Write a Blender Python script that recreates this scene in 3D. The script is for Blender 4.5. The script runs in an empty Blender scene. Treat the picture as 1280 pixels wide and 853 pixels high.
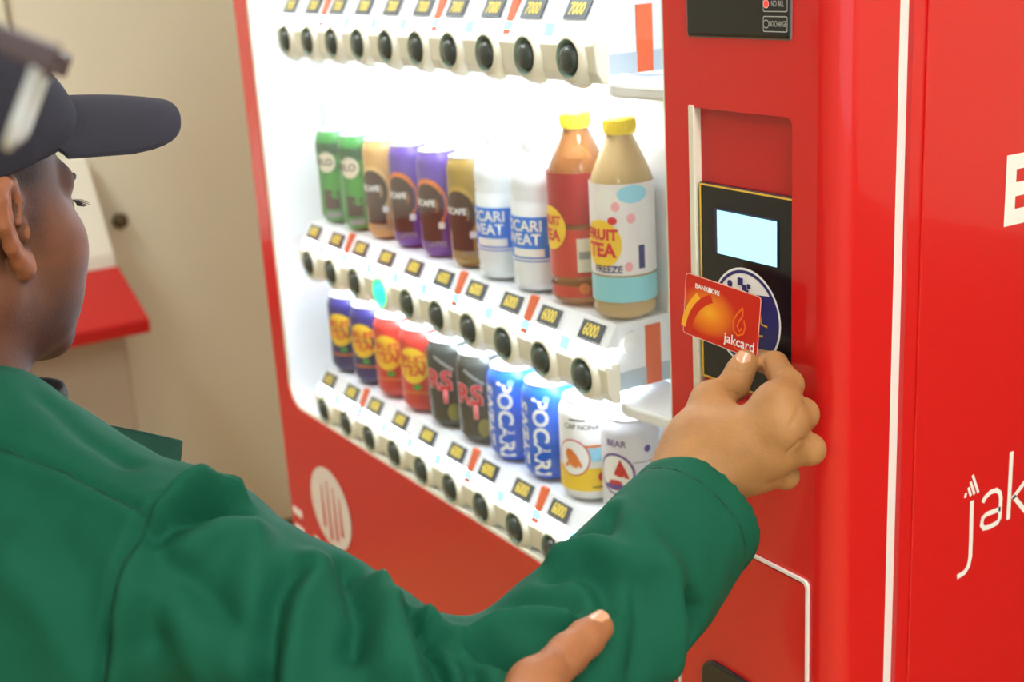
import bpy, bmesh, math, random
import numpy as np
from mathutils import Vector, Matrix
random.seed(4)

# ------------------------------------------------------------------ camera, world, exposure
FPX = 1648.0                                   # focal length in pixels of the 1280 x 853 frame
_vx = np.array([-1067., -429., FPX]); _vz = np.array([334., 5504., FPX])
_L = _vx/np.linalg.norm(_vx); _D = _vz - _L*np.dot(_L, _vz); _D /= np.linalg.norm(_D)
_Y = np.cross(_L, _D); _Y = _Y if _Y[2] > 0 else -_Y
CM = np.stack([-_L, _Y, -_D])                  # camera (x right, y down, z forward) -> world
CC = np.array([.706, -.72, 1.58])
sc = bpy.context.scene
col = sc.collection
cam = bpy.data.cameras.new('camera'); cam_o = bpy.data.objects.new('camera', cam); col.objects.link(cam_o)
cam.sensor_width = 36.0; cam.lens = FPX/1280*36.0
cam.clip_start = 0.02
cam.dof.use_dof = True; cam.dof.focus_distance = 1.04; cam.dof.aperture_fstop = 6.0
R = CM @ np.diag([1., -1., -1.])
m4 = Matrix([[*R[0], CC[0]], [*R[1], CC[1]], [*R[2], CC[2]], [0, 0, 0, 1]])
cam_o.matrix_world = m4
sc.camera = cam_o

def ray(x, y): return CM @ np.array([(x-640)/FPX, (y-426.5)/FPX, 1.])
def P(x, y, d): return CC + ray(x, y)*d
def onX(x, y, v): r = ray(x, y); return CC + r*(v-CC[0])/r[0]
def onY(x, y, v): r = ray(x, y); return CC + r*(v-CC[1])/r[1]
def onZ(x, y, v): r = ray(x, y); return CC + r*(v-CC[2])/r[2]

w = bpy.data.worlds.new('world'); sc.world = w; w.use_nodes = True
bg = w.node_tree.nodes['Background']
bg.inputs[0].default_value = (.80, .90, 1.0, 1); bg.inputs[1].default_value = 2.2
vs = sc.view_settings
vs.view_transform = 'Standard'; vs.look = 'None'; vs.gamma = 1; vs.use_curve_mapping = False
vs.exposure = 0.0
LAMP = 30.0          # ceiling panel emission
LED = 26.0            # vending machine strips

# ------------------------------------------------------------------ materials
def lin(r, g, b):
    f = lambda c: (c/255/12.92 if c/255 <= .04045 else ((c/255+.055)/1.055)**2.4)
    return (f(r), f(g), f(b), 1)
MATS = {}
def mat(name, rgb, rough=.5, metal=0, bump=0, bscale=200, coat=0, var=0, vscale=20, spec=.5, emit=0, trans=0, sheen=0):
    if name in MATS: return MATS[name]
    m = bpy.data.materials.new(name); m.use_nodes = True
    nt = m.node_tree; b = nt.nodes['Principled BSDF']
    c = lin(*rgb); b.inputs['Base Color'].default_value = c
    b.inputs['Roughness'].default_value = rough; b.inputs['Metallic'].default_value = metal
    b.inputs['Coat Weight'].default_value = coat; b.inputs['Specular IOR Level'].default_value = spec
    b.inputs['Transmission Weight'].default_value = trans
    b.inputs['Sheen Weight'].default_value = sheen
    if emit:
        b.inputs['Emission Color'].default_value = c; b.inputs['Emission Strength'].default_value = emit
    tc = None
    if bump or var:
        tc = nt.nodes.new('ShaderNodeTexCoord')
    if var:
        n = nt.nodes.new('ShaderNodeTexNoise'); n.inputs['Scale'].default_value = vscale; n.inputs['Detail'].default_value = 3
        nt.links.new(tc.outputs['Object'], n.inputs['Vector'])
        mx = nt.nodes.new('ShaderNodeMix'); mx.data_type = 'RGBA'
        mx.inputs['A'].default_value = tuple(v*(1-var) for v in c[:3])+(1,)
        mx.inputs['B'].default_value = tuple(min(1, v*(1+var)) for v in c[:3])+(1,)
        nt.links.new(n.outputs['Fac'], mx.inputs['Factor']); nt.links.new(mx.outputs['Result'], b.inputs['Base Color'])
    if bump:
        n2 = nt.nodes.new('ShaderNodeTexNoise'); n2.inputs['Scale'].default_value = bscale; n2.inputs['Detail'].default_value = 2
        nt.links.new(tc.outputs['Object'], n2.inputs['Vector'])
        bp = nt.nodes.new('ShaderNodeBump'); bp.inputs['Strength'].default_value = bump; bp.inputs['Distance'].default_value = .001
        nt.links.new(n2.outputs['Fac'], bp.inputs['Height']); nt.links.new(bp.outputs['Normal'], b.inputs['Normal'])
    MATS[name] = m; return m
def vcol_mat(name, rough=.5, bump=.2, bscale=300, sheen=0, sss=0):
    m = bpy.data.materials.new(name); m.use_nodes = True; nt = m.node_tree; b = nt.nodes['Principled BSDF']
    a = nt.nodes.new('ShaderNodeAttribute'); a.attribute_name = 'tint'
    n = nt.nodes.new('ShaderNodeTexNoise'); n.inputs['Scale'].default_value = 60; n.inputs['Detail'].default_value = 4
    tc = nt.nodes.new('ShaderNodeTexCoord'); nt.links.new(tc.outputs['Object'], n.inputs['Vector'])
    mx = nt.nodes.new('ShaderNodeMix'); mx.data_type = 'RGBA'; mx.blend_type = 'MULTIPLY'; mx.inputs['Factor'].default_value = .35
    nt.links.new(a.outputs['Color'], mx.inputs['A']); nt.links.new(n.outputs['Fac'], mx.inputs['B'])
    br = nt.nodes.new('ShaderNodeBrightContrast'); br.inputs['Bright'].default_value = 0
    nt.links.new(mx.outputs['Result'], b.inputs['Base Color'])
    n2 = nt.nodes.new('ShaderNodeTexNoise'); n2.inputs['Scale'].default_value = bscale
    nt.links.new(tc.outputs['Object'], n2.inputs['Vector'])
    bp = nt.nodes.new('ShaderNodeBump'); bp.inputs['Strength'].default_value = bump; bp.inputs['Distance'].default_value = .001
    nt.links.new(n2.outputs['Fac'], bp.inputs['Height']); nt.links.new(bp.outputs['Normal'], b.inputs['Normal'])
    b.inputs['Roughness'].default_value = rough; b.inputs['Sheen Weight'].default_value = sheen; b.inputs['Specular IOR Level'].default_value = .3
    if sss:
        b.inputs['Subsurface Weight'].default_value = sss; b.inputs['Subsurface Radius'].default_value = (.9, .35, .2)
        b.inputs['Subsurface Scale'].default_value = .006
    return m
def glass_mat(name, tint=(1, 1, 1), gloss=1.0):
    m = bpy.data.materials.new(name); m.use_nodes = True; nt = m.node_tree
    for n in list(nt.nodes): nt.nodes.remove(n)
    o = nt.nodes.new('ShaderNodeOutputMaterial'); t = nt.nodes.new('ShaderNodeBsdfTransparent'); g = nt.nodes.new('ShaderNodeBsdfGlossy')
    t.inputs['Color'].default_value = (*tint, 1); g.inputs['Roughness'].default_value = .03
    lw = nt.nodes.new('ShaderNodeLayerWeight'); lw.inputs['Blend'].default_value = .5
    pw = nt.nodes.new('ShaderNodeMath'); pw.operation = 'POWER'; pw.inputs[1].default_value = 4.5
    fr = nt.nodes.new('ShaderNodeMath'); fr.operation = 'MULTIPLY_ADD'; fr.inputs[1].default_value = .5*gloss; fr.inputs[2].default_value = .025*gloss
    nt.links.new(lw.outputs['Facing'], pw.inputs[0]); nt.links.new(pw.outputs[0], fr.inputs[0])
    mx = nt.nodes.new('ShaderNodeMixShader')
    nt.links.new(fr.outputs[0], mx.inputs[0]); nt.links.new(t.outputs[0], mx.inputs[1]); nt.links.new(g.outputs[0], mx.inputs[2])
    nt.links.new(mx.outputs[0], o.inputs[0]); return m

RED = mat('red_paint', (206, 27, 26), rough=.30, coat=.45, bump=.02, bscale=60, spec=.3)
RED_DK = mat('red_paint_dark', (190, 26, 28), rough=.3)
WHITE = mat('white_plastic', (240, 240, 238), rough=.4)
DISPLAY = mat('display_white', (246, 248, 250), rough=.5)
CREAM = mat('cream_plastic', (226, 220, 200), rough=.4)
GASKET = mat('white_gasket', (232, 228, 222), rough=.5)
BLACK = mat('black_plastic', (24, 23, 25), rough=.3)
GREY = mat('grey_plastic', (178, 186, 190), rough=.4)
DKBTN = mat('button_dark', (62, 70, 66), rough=.25)
LEDM = mat('led_strip', (228, 241, 255), emit=LED)
LEDC = mat('led_cyan', (120, 225, 250), emit=2.0)
ORANGE = mat('orange_marker', (214, 90, 40), rough=.45)
TAGM = mat('price_tag_dark', (58, 66, 78), rough=.4)
TAGY = mat('price_yellow', (240, 212, 84), rough=.5)
ALU = mat('aluminium', (225, 226, 228), rough=.32, metal=.75)
PRINTW = mat('print_white', (244, 244, 240), rough=.4)
PANE = glass_mat('pane_glass')

# ------------------------------------------------------------------ mesh helpers
class MB:
    def __init__(s): s.v = []; s.f = []; s.m = []
    def add(s, vs, fs, mi=0):
        o = len(s.v); s.v += [tuple(map(float, v)) for v in vs]; s.f += [tuple(i+o for i in f) for f in fs]; s.m += [mi]*len(fs); return s
    def box(s, x0, x1, y0, y1, z0, z1, mi=0):
        v = [(x, y, z) for x in (x0, x1) for y in (y0, y1) for z in (z0, z1)]
        return s.add(v, [(0, 1, 3, 2), (4, 6, 7, 5), (0, 4, 5, 1), (2, 3, 7, 6), (0, 2, 6, 4), (1, 5, 7, 3)], mi)
    def prism(s, poly, n, mi=0):
        """closed planar polygon (3D points) extruded by vector n"""
        k = len(poly); a = [np.array(p, float) for p in poly]; n = np.array(n, float)
        return s.add(a+[p+n for p in a], [tuple(range(k))[::-1], tuple(range(k, 2*k))]+[(i, (i+1) % k, k+(i+1) % k, k+i) for i in range(k)], mi)
    def lathe(s, prof, seg=32, c=(0, 0, 0), axis='z', mi=0):
        vs = []; fs = []
        for r, h in prof:
            for i in range(seg):
                a = 2*math.pi*i/seg
                p = (r*math.cos(a), r*math.sin(a), h)
                if axis == 'y': p = (p[0], p[2], p[1])
                vs.append((p[0]+c[0], p[1]+c[1], p[2]+c[2]))
        for j in range(len(prof)-1):
            for i in range(seg):
                q = (j*seg+i, j*seg+(i+1) % seg, (j+1)*seg+(i+1) % seg, (j+1)*seg+i)
                fs.append(q if axis != 'y' else q[::-1])
        return s.add(vs, fs, mi)
    def tube(s, pts, r, seg=10, mi=0, caps=True, closed=False):
        pts = [np.array(p, float) for p in pts]; n = len(pts); rr = r if hasattr(r, '__len__') else [r]*n
        vs = []; prev = None
        for i in range(n):
            t = pts[(i+1) % n if closed else min(i+1, n-1)]-pts[i-1 if closed else max(i-1, 0)]
            t /= np.linalg.norm(t)+1e-12
            if prev is None:
                a = np.array([0, 0, 1.]) if abs(t[2]) < .9 else np.array([1., 0, 0])
            else: a = prev
            u = a-t*np.dot(a, t); u /= np.linalg.norm(u); b = np.cross(t, u); prev = u
            for k in range(seg):
                th = 2*math.pi*k/seg; vs.append(pts[i]+rr[i]*(math.cos(th)*u+math.sin(th)*b))
        fs = []
        for i in range(n if closed else n-1):
            j = (i+1) % n
            for k in range(seg): fs.append((i*seg+k, i*seg+(k+1) % seg, j*seg+(k+1) % seg, j*seg+k))
        if caps and not closed: fs += [tuple(range(seg))[::-1], tuple((n-1)*seg+k for k in range(seg))]
        return s.add(vs, fs, mi)
    def build(s, name, mats, parent=None, smooth=False, bevel=0, loc=None, auto=None):
        me = bpy.data.meshes.new(name); me.from_pydata(s.v, [], s.f)
        for m in (mats if isinstance(mats, (list, tuple)) else [mats]): me.materials.append(m)
        me.polygons.foreach_set('material_index', s.m)
        me.update()
        if smooth: me.polygons.foreach_set('use_smooth', [True]*len(me.polygons))
        o = bpy.data.objects.new(name, me); col.objects.link(o)
        if parent: o.parent = parent
        if loc is not None: o.location = loc
        if bevel:
            b = o.modifiers.new('bevel', 'BEVEL'); b.width = bevel; b.segments = 2; b.limit_method = 'ANGLE'; b.angle_limit = .7
        if auto:
            e = o.modifiers.new('split', 'EDGE_SPLIT'); e.split_angle = math.radians(auto)
        return o
def tag(o, label=None, cat=None, group=None, kind=None):
    if label: o['label'] = label
    if cat: o['category'] = cat
    if group: o['group'] = group
    if kind: o['kind'] = kind
    return o
def empty(name, loc=(0, 0, 0)):
    o = bpy.data.objects.new(name, None); col.objects.link(o); o.location = tuple(map(float, loc)); o.empty_display_size = .05; return o
_TXT = {}
def text2d(body, size=1.0, bold=0.0, align='CENTER', xs=1.0):
    """flat text triangulated: list of (x, y), faces"""
    key = (body, bold, align)
    if key not in _TXT:
        cu = bpy.data.curves.new('t', 'FONT'); cu.body = body; cu.align_x = align; cu.align_y = 'CENTER'; cu.offset = bold; cu.resolution_u = 3
        ob = bpy.data.objects.new('t', cu); col.objects.link(ob)
        me = bpy.data.meshes.new_from_object(ob)
        _TXT[key] = ([tuple(v.co[:2]) for v in me.vertices], [tuple(p.vertices) for p in me.polygons])
        bpy.data.objects.remove(ob); bpy.data.curves.remove(cu); bpy.data.meshes.remove(me)
    v, f = _TXT[key]
    return [(x*size*xs, y*size) for x, y in v], f
def disc2d(rx, ry, n=28, cx=0, cy=0, rin=0.0):
    if rin <= 0:
        v = [(cx, cy)]; f = []
        for k in (.5, 1):
            for i in range(n):
                a = 2*math.pi*i/n; v.append((cx+rx*k*math.cos(a), cy+ry*k*math.sin(a)))
        for i in range(n):
            j = (i+1) % n; f += [(0, 1+i, 1+j), (1+i, 1+n+i, 1+n+j, 1+j)]
        return v, f
    v = []; f = []
    for k in (rin, 1):
        for i in range(n):
            a = 2*math.pi*i/n; v.append((cx+rx*k*math.cos(a), cy+ry*k*math.sin(a)))
    return v, [(i, n+i, n+(i+1) % n, (i+1) % n) for i in range(n)]
def rect2d(x0, x1, y0, y1, n=8):
    v = []; f = []
    for i in range(n+1):
        x = x0+(x1-x0)*i/n; v += [(x, y0), (x, y1)]
    return v, [(2*i, 2*i+2, 2*i+3, 2*i+1) for i in range(n)]
def ribbon2d(pts, wd):
    """stroke of even width along a 2D polyline"""
    pts = [np.array(p, float) for p in pts]; v = []; n = len(pts)
    for i in range(n):
        t = pts[min(i+1, n-1)]-pts[max(i-1, 0)]; t /= np.linalg.norm(t)+1e-9
        q = np.array([-t[1], t[0]])*wd/2; v += [tuple(pts[i]+q), tuple(pts[i]-q)]
    return v, [(2*i, 2*i+1, 2*i+3, 2*i+2) for i in range(n-1)]
def on_plane(mb, shape, o, ux, uy, mi=0, dx=0, dy=0, rot=0, thick=0):
    """put a 2D shape on the plane o + x*ux + y*uy"""
    v, f = shape; o = np.array(o, float); ux = np.array(ux, float); uy = np.array(uy, float)
    c, s_ = math.cos(rot), math.sin(rot)
    mb.add([o+ux*(x*c-y*s_+dx)+uy*(x*s_+y*c+dy) for x, y in v], f, mi)
def on_cyl(mb, shape, r, a0, z0, mi=0, rot=0, rfun=None):
    """wrap a 2D shape on a vertical cylinder; a0 = azimuth of its centre, 0 faces -Y, positive towards +X"""
    v, f = shape; c, s_ = math.cos(rot), math.sin(rot); out = []
    for x, y in v:
        x, y = x*c-y*s_, x*s_+y*c
        rr = r if rfun is None else rfun(z0+y)
        a = a0+x/rr; out.append((rr*math.sin(a), -rr*math.cos(a), z0+y))
    mb.add(out, f, mi)

# ------------------------------------------------------------------ signed-distance sculpting
def smin(a, b, k):
    h = np.clip(.5+.5*(b-a)/k, 0, 1); return b*(1-h)+a*h-k*h*(1-h)
def smax(a, b, k): return -smin(-a, -b, k)
def capd(p, a, b, ra, rb):
    a = np.asarray(a, np.float32); b = np.asarray(b, np.float32); ba = b-a
    t = np.clip(((p-a)@ba)/float(ba@ba), 0, 1)
    q = p-a-t[:, None]*ba
    return np.sqrt((q*q).sum(1))-(ra+(rb-ra)*t)
def elld(p, c, r, M=None):
    q = p-np.asarray(c, np.float32)
    if M is not None: q = q@np.asarray(M, np.float32).T
    r = np.asarray(r, np.float32)
    k0 = np.sqrt(((q/r)**2).sum(1)); k1 = np.sqrt(((q/(r*r))**2).sum(1))+1e-9
    return k0*(k0-1)/k1
def chain(p, pts, rs, k=.004):
    d = None
    for i in range(len(pts)-1):
        e = capd(p, pts[i], pts[i+1], rs[i], rs[i+1]); d = e if d is None else smin(d, e, k)
    return d
def sculpt(f, lo, hi, h):
    """polygonise f(p)<0 with sparse evaluation and surface nets -> verts, quads"""
    B = 6; lo = np.array(lo, float); nb = np.ceil((np.array(hi)-lo)/(h*B)).astype(int)
    n = nb*B+1
    cx = [lo[i]+(np.arange(nb[i])+.5)*h*B for i in range(3)]
    G = np.stack(np.meshgrid(*cx, indexing='ij'), -1).reshape(-1, 3).astype(np.float32)
    dc = f(G)
    act = np.nonzero(np.abs(dc) < h*B*1.35)[0]
    V = np.repeat(np.repeat(np.repeat(np.where(dc < 0, -1., 1.).reshape(nb).astype(np.float32), B, 0), B, 1), B, 2)
    V = np.pad(V, ((0, 1),)*3, mode='edge')
    ai = np.stack(np.unravel_index(act, nb), -1)*B
    off = np.stack(np.meshgrid(*[np.arange(B+1)]*3, indexing='ij'), -1).reshape(-1, 3)
    CH = 2500
    for s in range(0, len(ai), CH):
        ii = (ai[s:s+CH, None, :]+off[None]).reshape(-1, 3)
        d = f((lo+ii*h).astype(np.float32))
        V[ii[:, 0], ii[:, 1], ii[:, 2]] = d
    S = V < 0
    cnt = np.zeros(np.array(V.shape)-1, np.int8)
    for dx in (0, 1):
        for dy in (0, 1):
            for dz in (0, 1):
                cnt += S[dx:n[0]-1+dx, dy:n[1]-1+dy, dz:n[2]-1+dz]
    cells = np.argwhere((cnt > 0) & (cnt < 8))
    idx = -np.ones(cnt.shape, np.int64); idx[tuple(cells.T)] = np.arange(len(cells))
    cv = np.stack([V[cells[:, 0]+a, cells[:, 1]+b, cells[:, 2]+c] for a in (0, 1) for b in (0, 1) for c in (0, 1)], 1)
    co = np.array([(a, b, c) for a in (0, 1) for b in (0, 1) for c in (0, 1)], float)
    acc = np.zeros((len(cells), 3)); num = np.zeros(len(cells))
    for i in range(8):
        for j in range(i+1, 8):
            if abs(co[i]-co[j]).sum() != 1: continue
            a, b = cv[:, i], cv[:, j]; m = (a < 0) != (b < 0)
            t = np.where(m, a/(a-b+1e-12), 0)
            acc += m[:, None]*(co[i]+t[:, None]*(co[j]-co[i])); num += m
    verts = lo+(cells+acc/num[:, None])*h
    quads = []
    for ax in range(3):
        sl0 = [slice(None)]*3; sl1 = [slice(None)]*3; sl0[ax] = slice(0, -1); sl1[ax] = slice(1, None)
        A, Bq = S[tuple(sl0)], S[tuple(sl1)]
        e = np.argwhere(A != Bq)
        u, v_ = (ax+1) % 3, (ax+2) % 3
        ok = (e[:, u] > 0) & (e[:, v_] > 0) & (e[:, u] < cnt.shape[u]) & (e[:, v_] < cnt.shape[v_])
        e = e[ok]
        flip = A[tuple(e.T)]
        def c_(du, dv):
            q = e.copy(); q[:, u] -= du; q[:, v_] -= dv; return idx[tuple(q.T)]
        q = np.stack([c_(1, 1), c_(0, 1), c_(0, 0), c_(1, 0)], 1)
        q[~flip] = q[~flip][:, ::-1]
        quads.append(q)
    q = np.concatenate(quads); q = q[(q >= 0).all(1)]
    return verts, q
def vnormals(v, q):
    n = np.zeros_like(v); fn = np.cross(v[q[:, 2]]-v[q[:, 0]], v[q[:, 3]]-v[q[:, 1]])
    for k in range(4): np.add.at(n, q[:, k], fn)
    return n/(np.linalg.norm(n, axis=1)[:, None]+1e-12)
def relax(v, q, it=2, lam=.5):
    for _ in range(it):
        s = np.zeros_like(v); c = np.zeros(len(v))
        for k in range(4):
            a, b = q[:, k], q[:, (k+1) % 4]
            np.add.at(s, a, v[b]); np.add.at(s, b, v[a]); np.add.at(c, a, 1); np.add.at(c, b, 1)
        v = v+lam*(s/np.maximum(c, 1)[:, None]-v)
    return v
def np_mesh(name, v, q, mats, parent=None, tint=None):
    me = bpy.data.meshes.new(name)
    me.from_pydata(v.tolist(), [], q.tolist())
    for m in (mats if isinstance(mats, (list, tuple)) else [mats]): me.materials.append(m)
    me.polygons.foreach_set('use_smooth', np.ones(len(me.polygons), bool))
    if tint is not None:
        a = me.color_attributes.new('tint', 'FLOAT_COLOR', 'POINT')
        a.data.foreach_set('color', np.concatenate([tint, np.ones((len(v), 1))], 1).astype(np.float32).ravel())
    me.update()
    o = bpy.data.objects.new(name, me); col.objects.link(o)
    if parent: o.parent = parent
    return o
def polydist(v, pts):
    d = np.full(len(v), 1e9)
    for a, b in zip(pts[:-1], pts[1:]):
        ba = b-a; t = np.clip(((v-a)@ba)/(ba@ba+1e-12), 0, 1)
        d = np.minimum(d, np.linalg.norm(v-a-t[:, None]*ba, axis=1))
    return d

# ------------------------------------------------------------------ the room
WALL = mat('wall_paint', (228, 224, 203), rough=.75, bump=.08, bscale=120, var=.03, vscale=3)
FLOORM = mat('floor_tile', (205, 176, 118), rough=.35, var=.06, vscale=4)
CEIL = mat('ceiling_paint', (235, 232, 225), rough=.8)
WOOD = mat('dark_wainscot', (96, 62, 48), rough=.5, var=.15, vscale=6)
XL, XR, YB, YF, ZC = -2.61, 3.6, .95, -4.2, 2.8
def struct(name, mb, m, **k): return tag(mb.build(name, m, **k), kind='structure')
fl = MB().box(XL-.1, XR+.1, YF-.1, YB+.1, -.12, -.012).build('floor', mat('grout', (150, 130, 95), rough=.8)); tag(fl, kind='structure')
# floor tiles: one shared mesh, laid in a loop; the strip beside the machine is what the photograph shows
tile = MB().box(-.298, .298, -.298, .298, -.013, 0).build('tile', FLOORM, parent=fl, bevel=.002)
first = True
for i in range(10):
    for j in range(8):
        t = tile if first else tile.copy()
        if not first: col.objects.link(t); t.parent = fl
        first = False
        t.location = (XL+.3+i*.6, YB-.35-j*.6, 0)
struct('ceiling', MB().box(XL-.1, XR+.1, YF-.1, YB+.1, ZC, ZC+.1), CEIL)
struct('wall_left', MB().box(XL-.12, XL, YF, YB, 0, ZC), WALL)
struct('wall_back', MB().box(XL-.12, XR+.12, YB, YB+.12, 0, ZC), WALL)
struct('wall_front', MB().box(XL-.12, XR+.12, YF-.12, YF, 0, ZC), WALL)
# right wall; its wide unseen window is added to bring in daylight
wr = MB()
wr.box(XR, XR+.12, YF, YB, 0, .85); wr.box(XR, XR+.12, YF, YB, 2.4, ZC)
wr.box(XR, XR+.12, YF, -3.6, .85, 2.4); wr.box(XR, XR+.12, .4, YB, .85, 2.4)
struct('wall_right', wr, WALL)
wn = struct('added_window_1', MB().box(XR+.04, XR+.08, -3.6, .4, .85, .90).box(XR+.04, XR+.08, -3.6, .4, 2.35, 2.4), WHITE)
for i in range(5):
    y = -3.6+i*.9875
    MB().box(XR+.04, XR+.08, y, y+.05, .90, 2.35).build('mullion', WHITE, parent=wn)
    if i < 4: MB().box(XR+.057, XR+.061, y+.05, y+.9875, .90, 2.35).build('pane', PANE, parent=wn)
struct('baseboard_left', MB().box(XL, XL+.012, YF, YB, 0, .055), mat('baseboard_brown', (120, 104, 78), rough=.5), bevel=.003)
struct('trim_1', MB().box(XL, XL+.006, -.042, -.034, .06, ZC), mat('seam_brown', (150, 138, 112), rough=.6))
struct('trim_2', MB().box(.02, XR, YB-.03, YB, 0, 1.12), WOOD, bevel=.004)
# ceiling light panels
DIFF = mat('lamp_diffuser', (246, 251, 250), emit=LAMP)
for i, (x, y, wh) in enumerate([(-1.75, -1.0, 'above the far end of the room'), (1.15, -.35, 'over the side of the vending machine'), (2.6, -.9, 'beside the window wall'), (2.2, -2.8, 'behind the viewpoint')]):
    c = empty('ceiling_light', (x, y, ZC))
    MB().box(-.62, .62, -.17, -.15, -.06, 0).box(-.62, .62, .15, .17, -.06, 0).box(-.62, -.60, -.15, .15, -.06, 0).box(.60, .62, -.15, .15, -.06, 0).build('frame', WHITE, parent=c)
    MB().box(-.60, .60, -.15, .15, -.045, -.035).build('diffuser', DIFF, parent=c)
    tag(c, 'rectangular ceiling light panel '+wh, 'light', 'ceiling light panels')

# the console by the left wall
ck = empty('service_console', (-2.4, -.45, 0))
def kp(name, prof, y0, y1, m, bev=.006):
    mb = MB().prism([(x+2.4, y0+.45, z) for x, z in prof], (0, y1-y0, 0)); return mb.build(name, m, parent=ck, bevel=bev)
kp('cabinet', [(-2.60, .0), (-2.40, .0), (-2.40, .775), (-2.60, .86)], -1.0, .07, mat('console_grey', (176, 166, 148), rough=.6))
kp('sloping_shelf', [(-2.43, .89), (-2.42, .905), (-2.21, .815), (-2.215, .78), (-2.42, .86)], -1.02, .083, mat('console_red', (186, 26, 26), rough=.4))
kp('upright_panel', [(-2.605, .86), (-2.43, .86), (-2.44, .93), (-2.565, 1.15), (-2.605, 1.15)], -1.0, .083, mat('console_white', (226, 224, 210), rough=.5))
tag(ck, 'blurred white wall console with a sloping red ledge beyond the man', 'console')
kb = MB().lathe([(.0, 0), (.010, 0), (.008, .020), (.018, .024), (.020, .034), (.015, .044), (0, .046)], 20)
ko = kb.build('wall_knob', mat('knob_bronze', (92, 78, 52), rough=.4, metal=.6), smooth=True)
ko.location = (XL, .144, .98); ko.rotation_euler = (0, math.pi/2, 0)
tag(ko, 'small dark knob on the beige wall beside the console', 'knob')

# ------------------------------------------------------------------ the vending machine
VM = empty('vending_machine', (-.6, .4, 0))
tag(VM, 'red drinks vending machine with lit display window and card reader', 'vending machine')
VO = np.array([-.6, .4, 0])
class VB(MB):
    """mesh builder in world coordinates whose parts hang under the machine (or one of its parts)"""
    def build(s, name, mats, parent=None, **k):
        s.v = [tuple(np.array(v)-VO) for v in s.v]
        return MB.build(s, name, mats, parent=parent or VM, **k)
X0, X1 = -1.225, 0.0           # machine sides
WX0, WX1, WZ0, WZ1 = -1.178, -.206, .905, 1.72     # display window
def rring(x0, x1, z0, z1, r, n=6, rs=None):
    """rounded-rectangle loop, and matching corner indices"""
    pts = []; cor = []
    for k, (cx, cz, a0) in enumerate([(x1-r, z1-r, 0), (x0+r, z1-r, 90), (x0+r, z0+r, 180), (x1-r, z0+r, 270)]):
        for i in range(n+1):
            a = math.radians(a0+90*i/n); pts.append((cx+r*math.cos(a), cz+r*math.sin(a))); cor.append(k)
    return pts, cor
def framed(mb, ox0, ox1, oz0, oz1, hole, y0, y1, mi=0):
    """slab with a rounded rectangular hole"""
    pts, cor = rring(*hole); oc = [(ox1, oz1), (ox0, oz1), (ox0, oz0), (ox1, oz0)]
    n = len(pts); vs = []
    for y in (y0, y1):
        vs += [(x, y, z) for x, z in pts]; vs += [(x, y, z) for x, z in oc]
    b = n+4; fs = []
    for i in range(n):
        j = (i+1) % n; ci, cj = cor[i], cor[j]
        if ci == cj: fs += [(i, n+ci, j), (b+j, b+n+ci, b+i)]
        else: fs += [(i, n+ci, n+cj, j), (b+j, b+n+cj, b+n+ci, b+i)]
        fs.append((i, j, b+j, b+i))
    for k in range(4):
        l = (k+1) % 4; fs.append((n+k, b+n+k, b+n+l, n+l))
    mb.add(vs, [f[::-1] for f in fs], mi); return mb
# cabinet body behind the door
cb = VB().box(X0, X1-.001, .118, .80, .06, 1.83)
for a in [(X0, -1.216, .06, 1.83), (-.184, X1-.001, .06, 1.83), (-1.216, -.184, .06, .86), (-1.216, -.184, 1.75, 1.83)]: cb.box(a[0], a[1], .078, .118, a[2], a[3])
cb.build('cabinet', RED)
for fx in (X0+.08, X1-.08):
    for fy in (.14, .72):
        VB().box(fx-.03, fx+.03, fy-.03, fy+.03, 0, .06).build('foot', BLACK)
framed(VB(), X0+.004, X1-.006, .06, 1.83, (-1.214, -.186, .862, 1.75, .01), .062, .078).build('door_gasket', GASKET)
# raised panel crease on the side
VB().box(X1-.0015, X1+.0012, .092, .79, .08, 1.81).build('side_panel', RED, bevel=.001)
DX = -.205
framed(VB(), X0, DX, .06, 1.83, (WX0, WX1+.0005, WZ0, WZ1, .04), 0, .062).build('window_door', RED)
pts, _ = rring(WX0+.002, WX1-.002, WZ0+.002, WZ1-.002, .04, 8)
VB().tube([(x, .004, z) for x, z in pts], .0028, 8, closed=True).build('window_trim', CREAM, smooth=True)
# service column with reader recess and rounded corner edge
cl = framed(VB(), DX, -.022, .06, 1.83, (-.172, -.049, 1.193, 1.441, .007), 0, .062)
arc = [(-.022, .0)]+[(-.022+.022*math.sin(a), .022-.022*math.cos(a)) for a in np.linspace(.0, math.pi/2, 9)]+[(0, .062), (-.022, .062)]
cl.prism([(x, y, .06) for x, y in arc[1:]], (0, 0, 1.77))
cl.build('service_column', RED, auto=25, smooth=True)
VB().box(-.172, -.049, .007, .02, 1.193, 1.441).build('recess_plate', RED_DK)
VB().box(-.1735, -.1665, -.0012, .012, 1.185, 1.443).build('recess_edge', CREAM, bevel=.001)
# display box: back, side and top skins
VB().box(-1.20, -.19, .0985, .108, .86, 1.75).build('display_back', DISPLAY)
lo_, _ = rring(WX0+.0002, WX1-.0002, WZ0+.0002, WZ1-.0002, .04, 8); li_, _ = rring(WX0+.0022, WX1-.0022, WZ0+.0022, WZ1-.0022, .038, 8); n = len(lo_)
ln_ = VB(); ln_.add([(x, y, z) for y in (.0015, .0985) for x, z in lo_+li_], [f for i in range(n) for k in [(i+1) % n] for f in ((i, k, n+k, n+i), (2*n+i, 3*n+i, 3*n+k, 2*n+k), (n+i, n+k, 3*n+k, 3*n+i), (i, 2*n+i, 2*n+k, k))])
ln_.build('display_liner', DISPLAY, smooth=True, auto=35)
# lamp behind the window top
VB().box(-1.15, -.24, .03, .06, 1.685, 1.70).build('top_lamp', LEDM)

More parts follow.
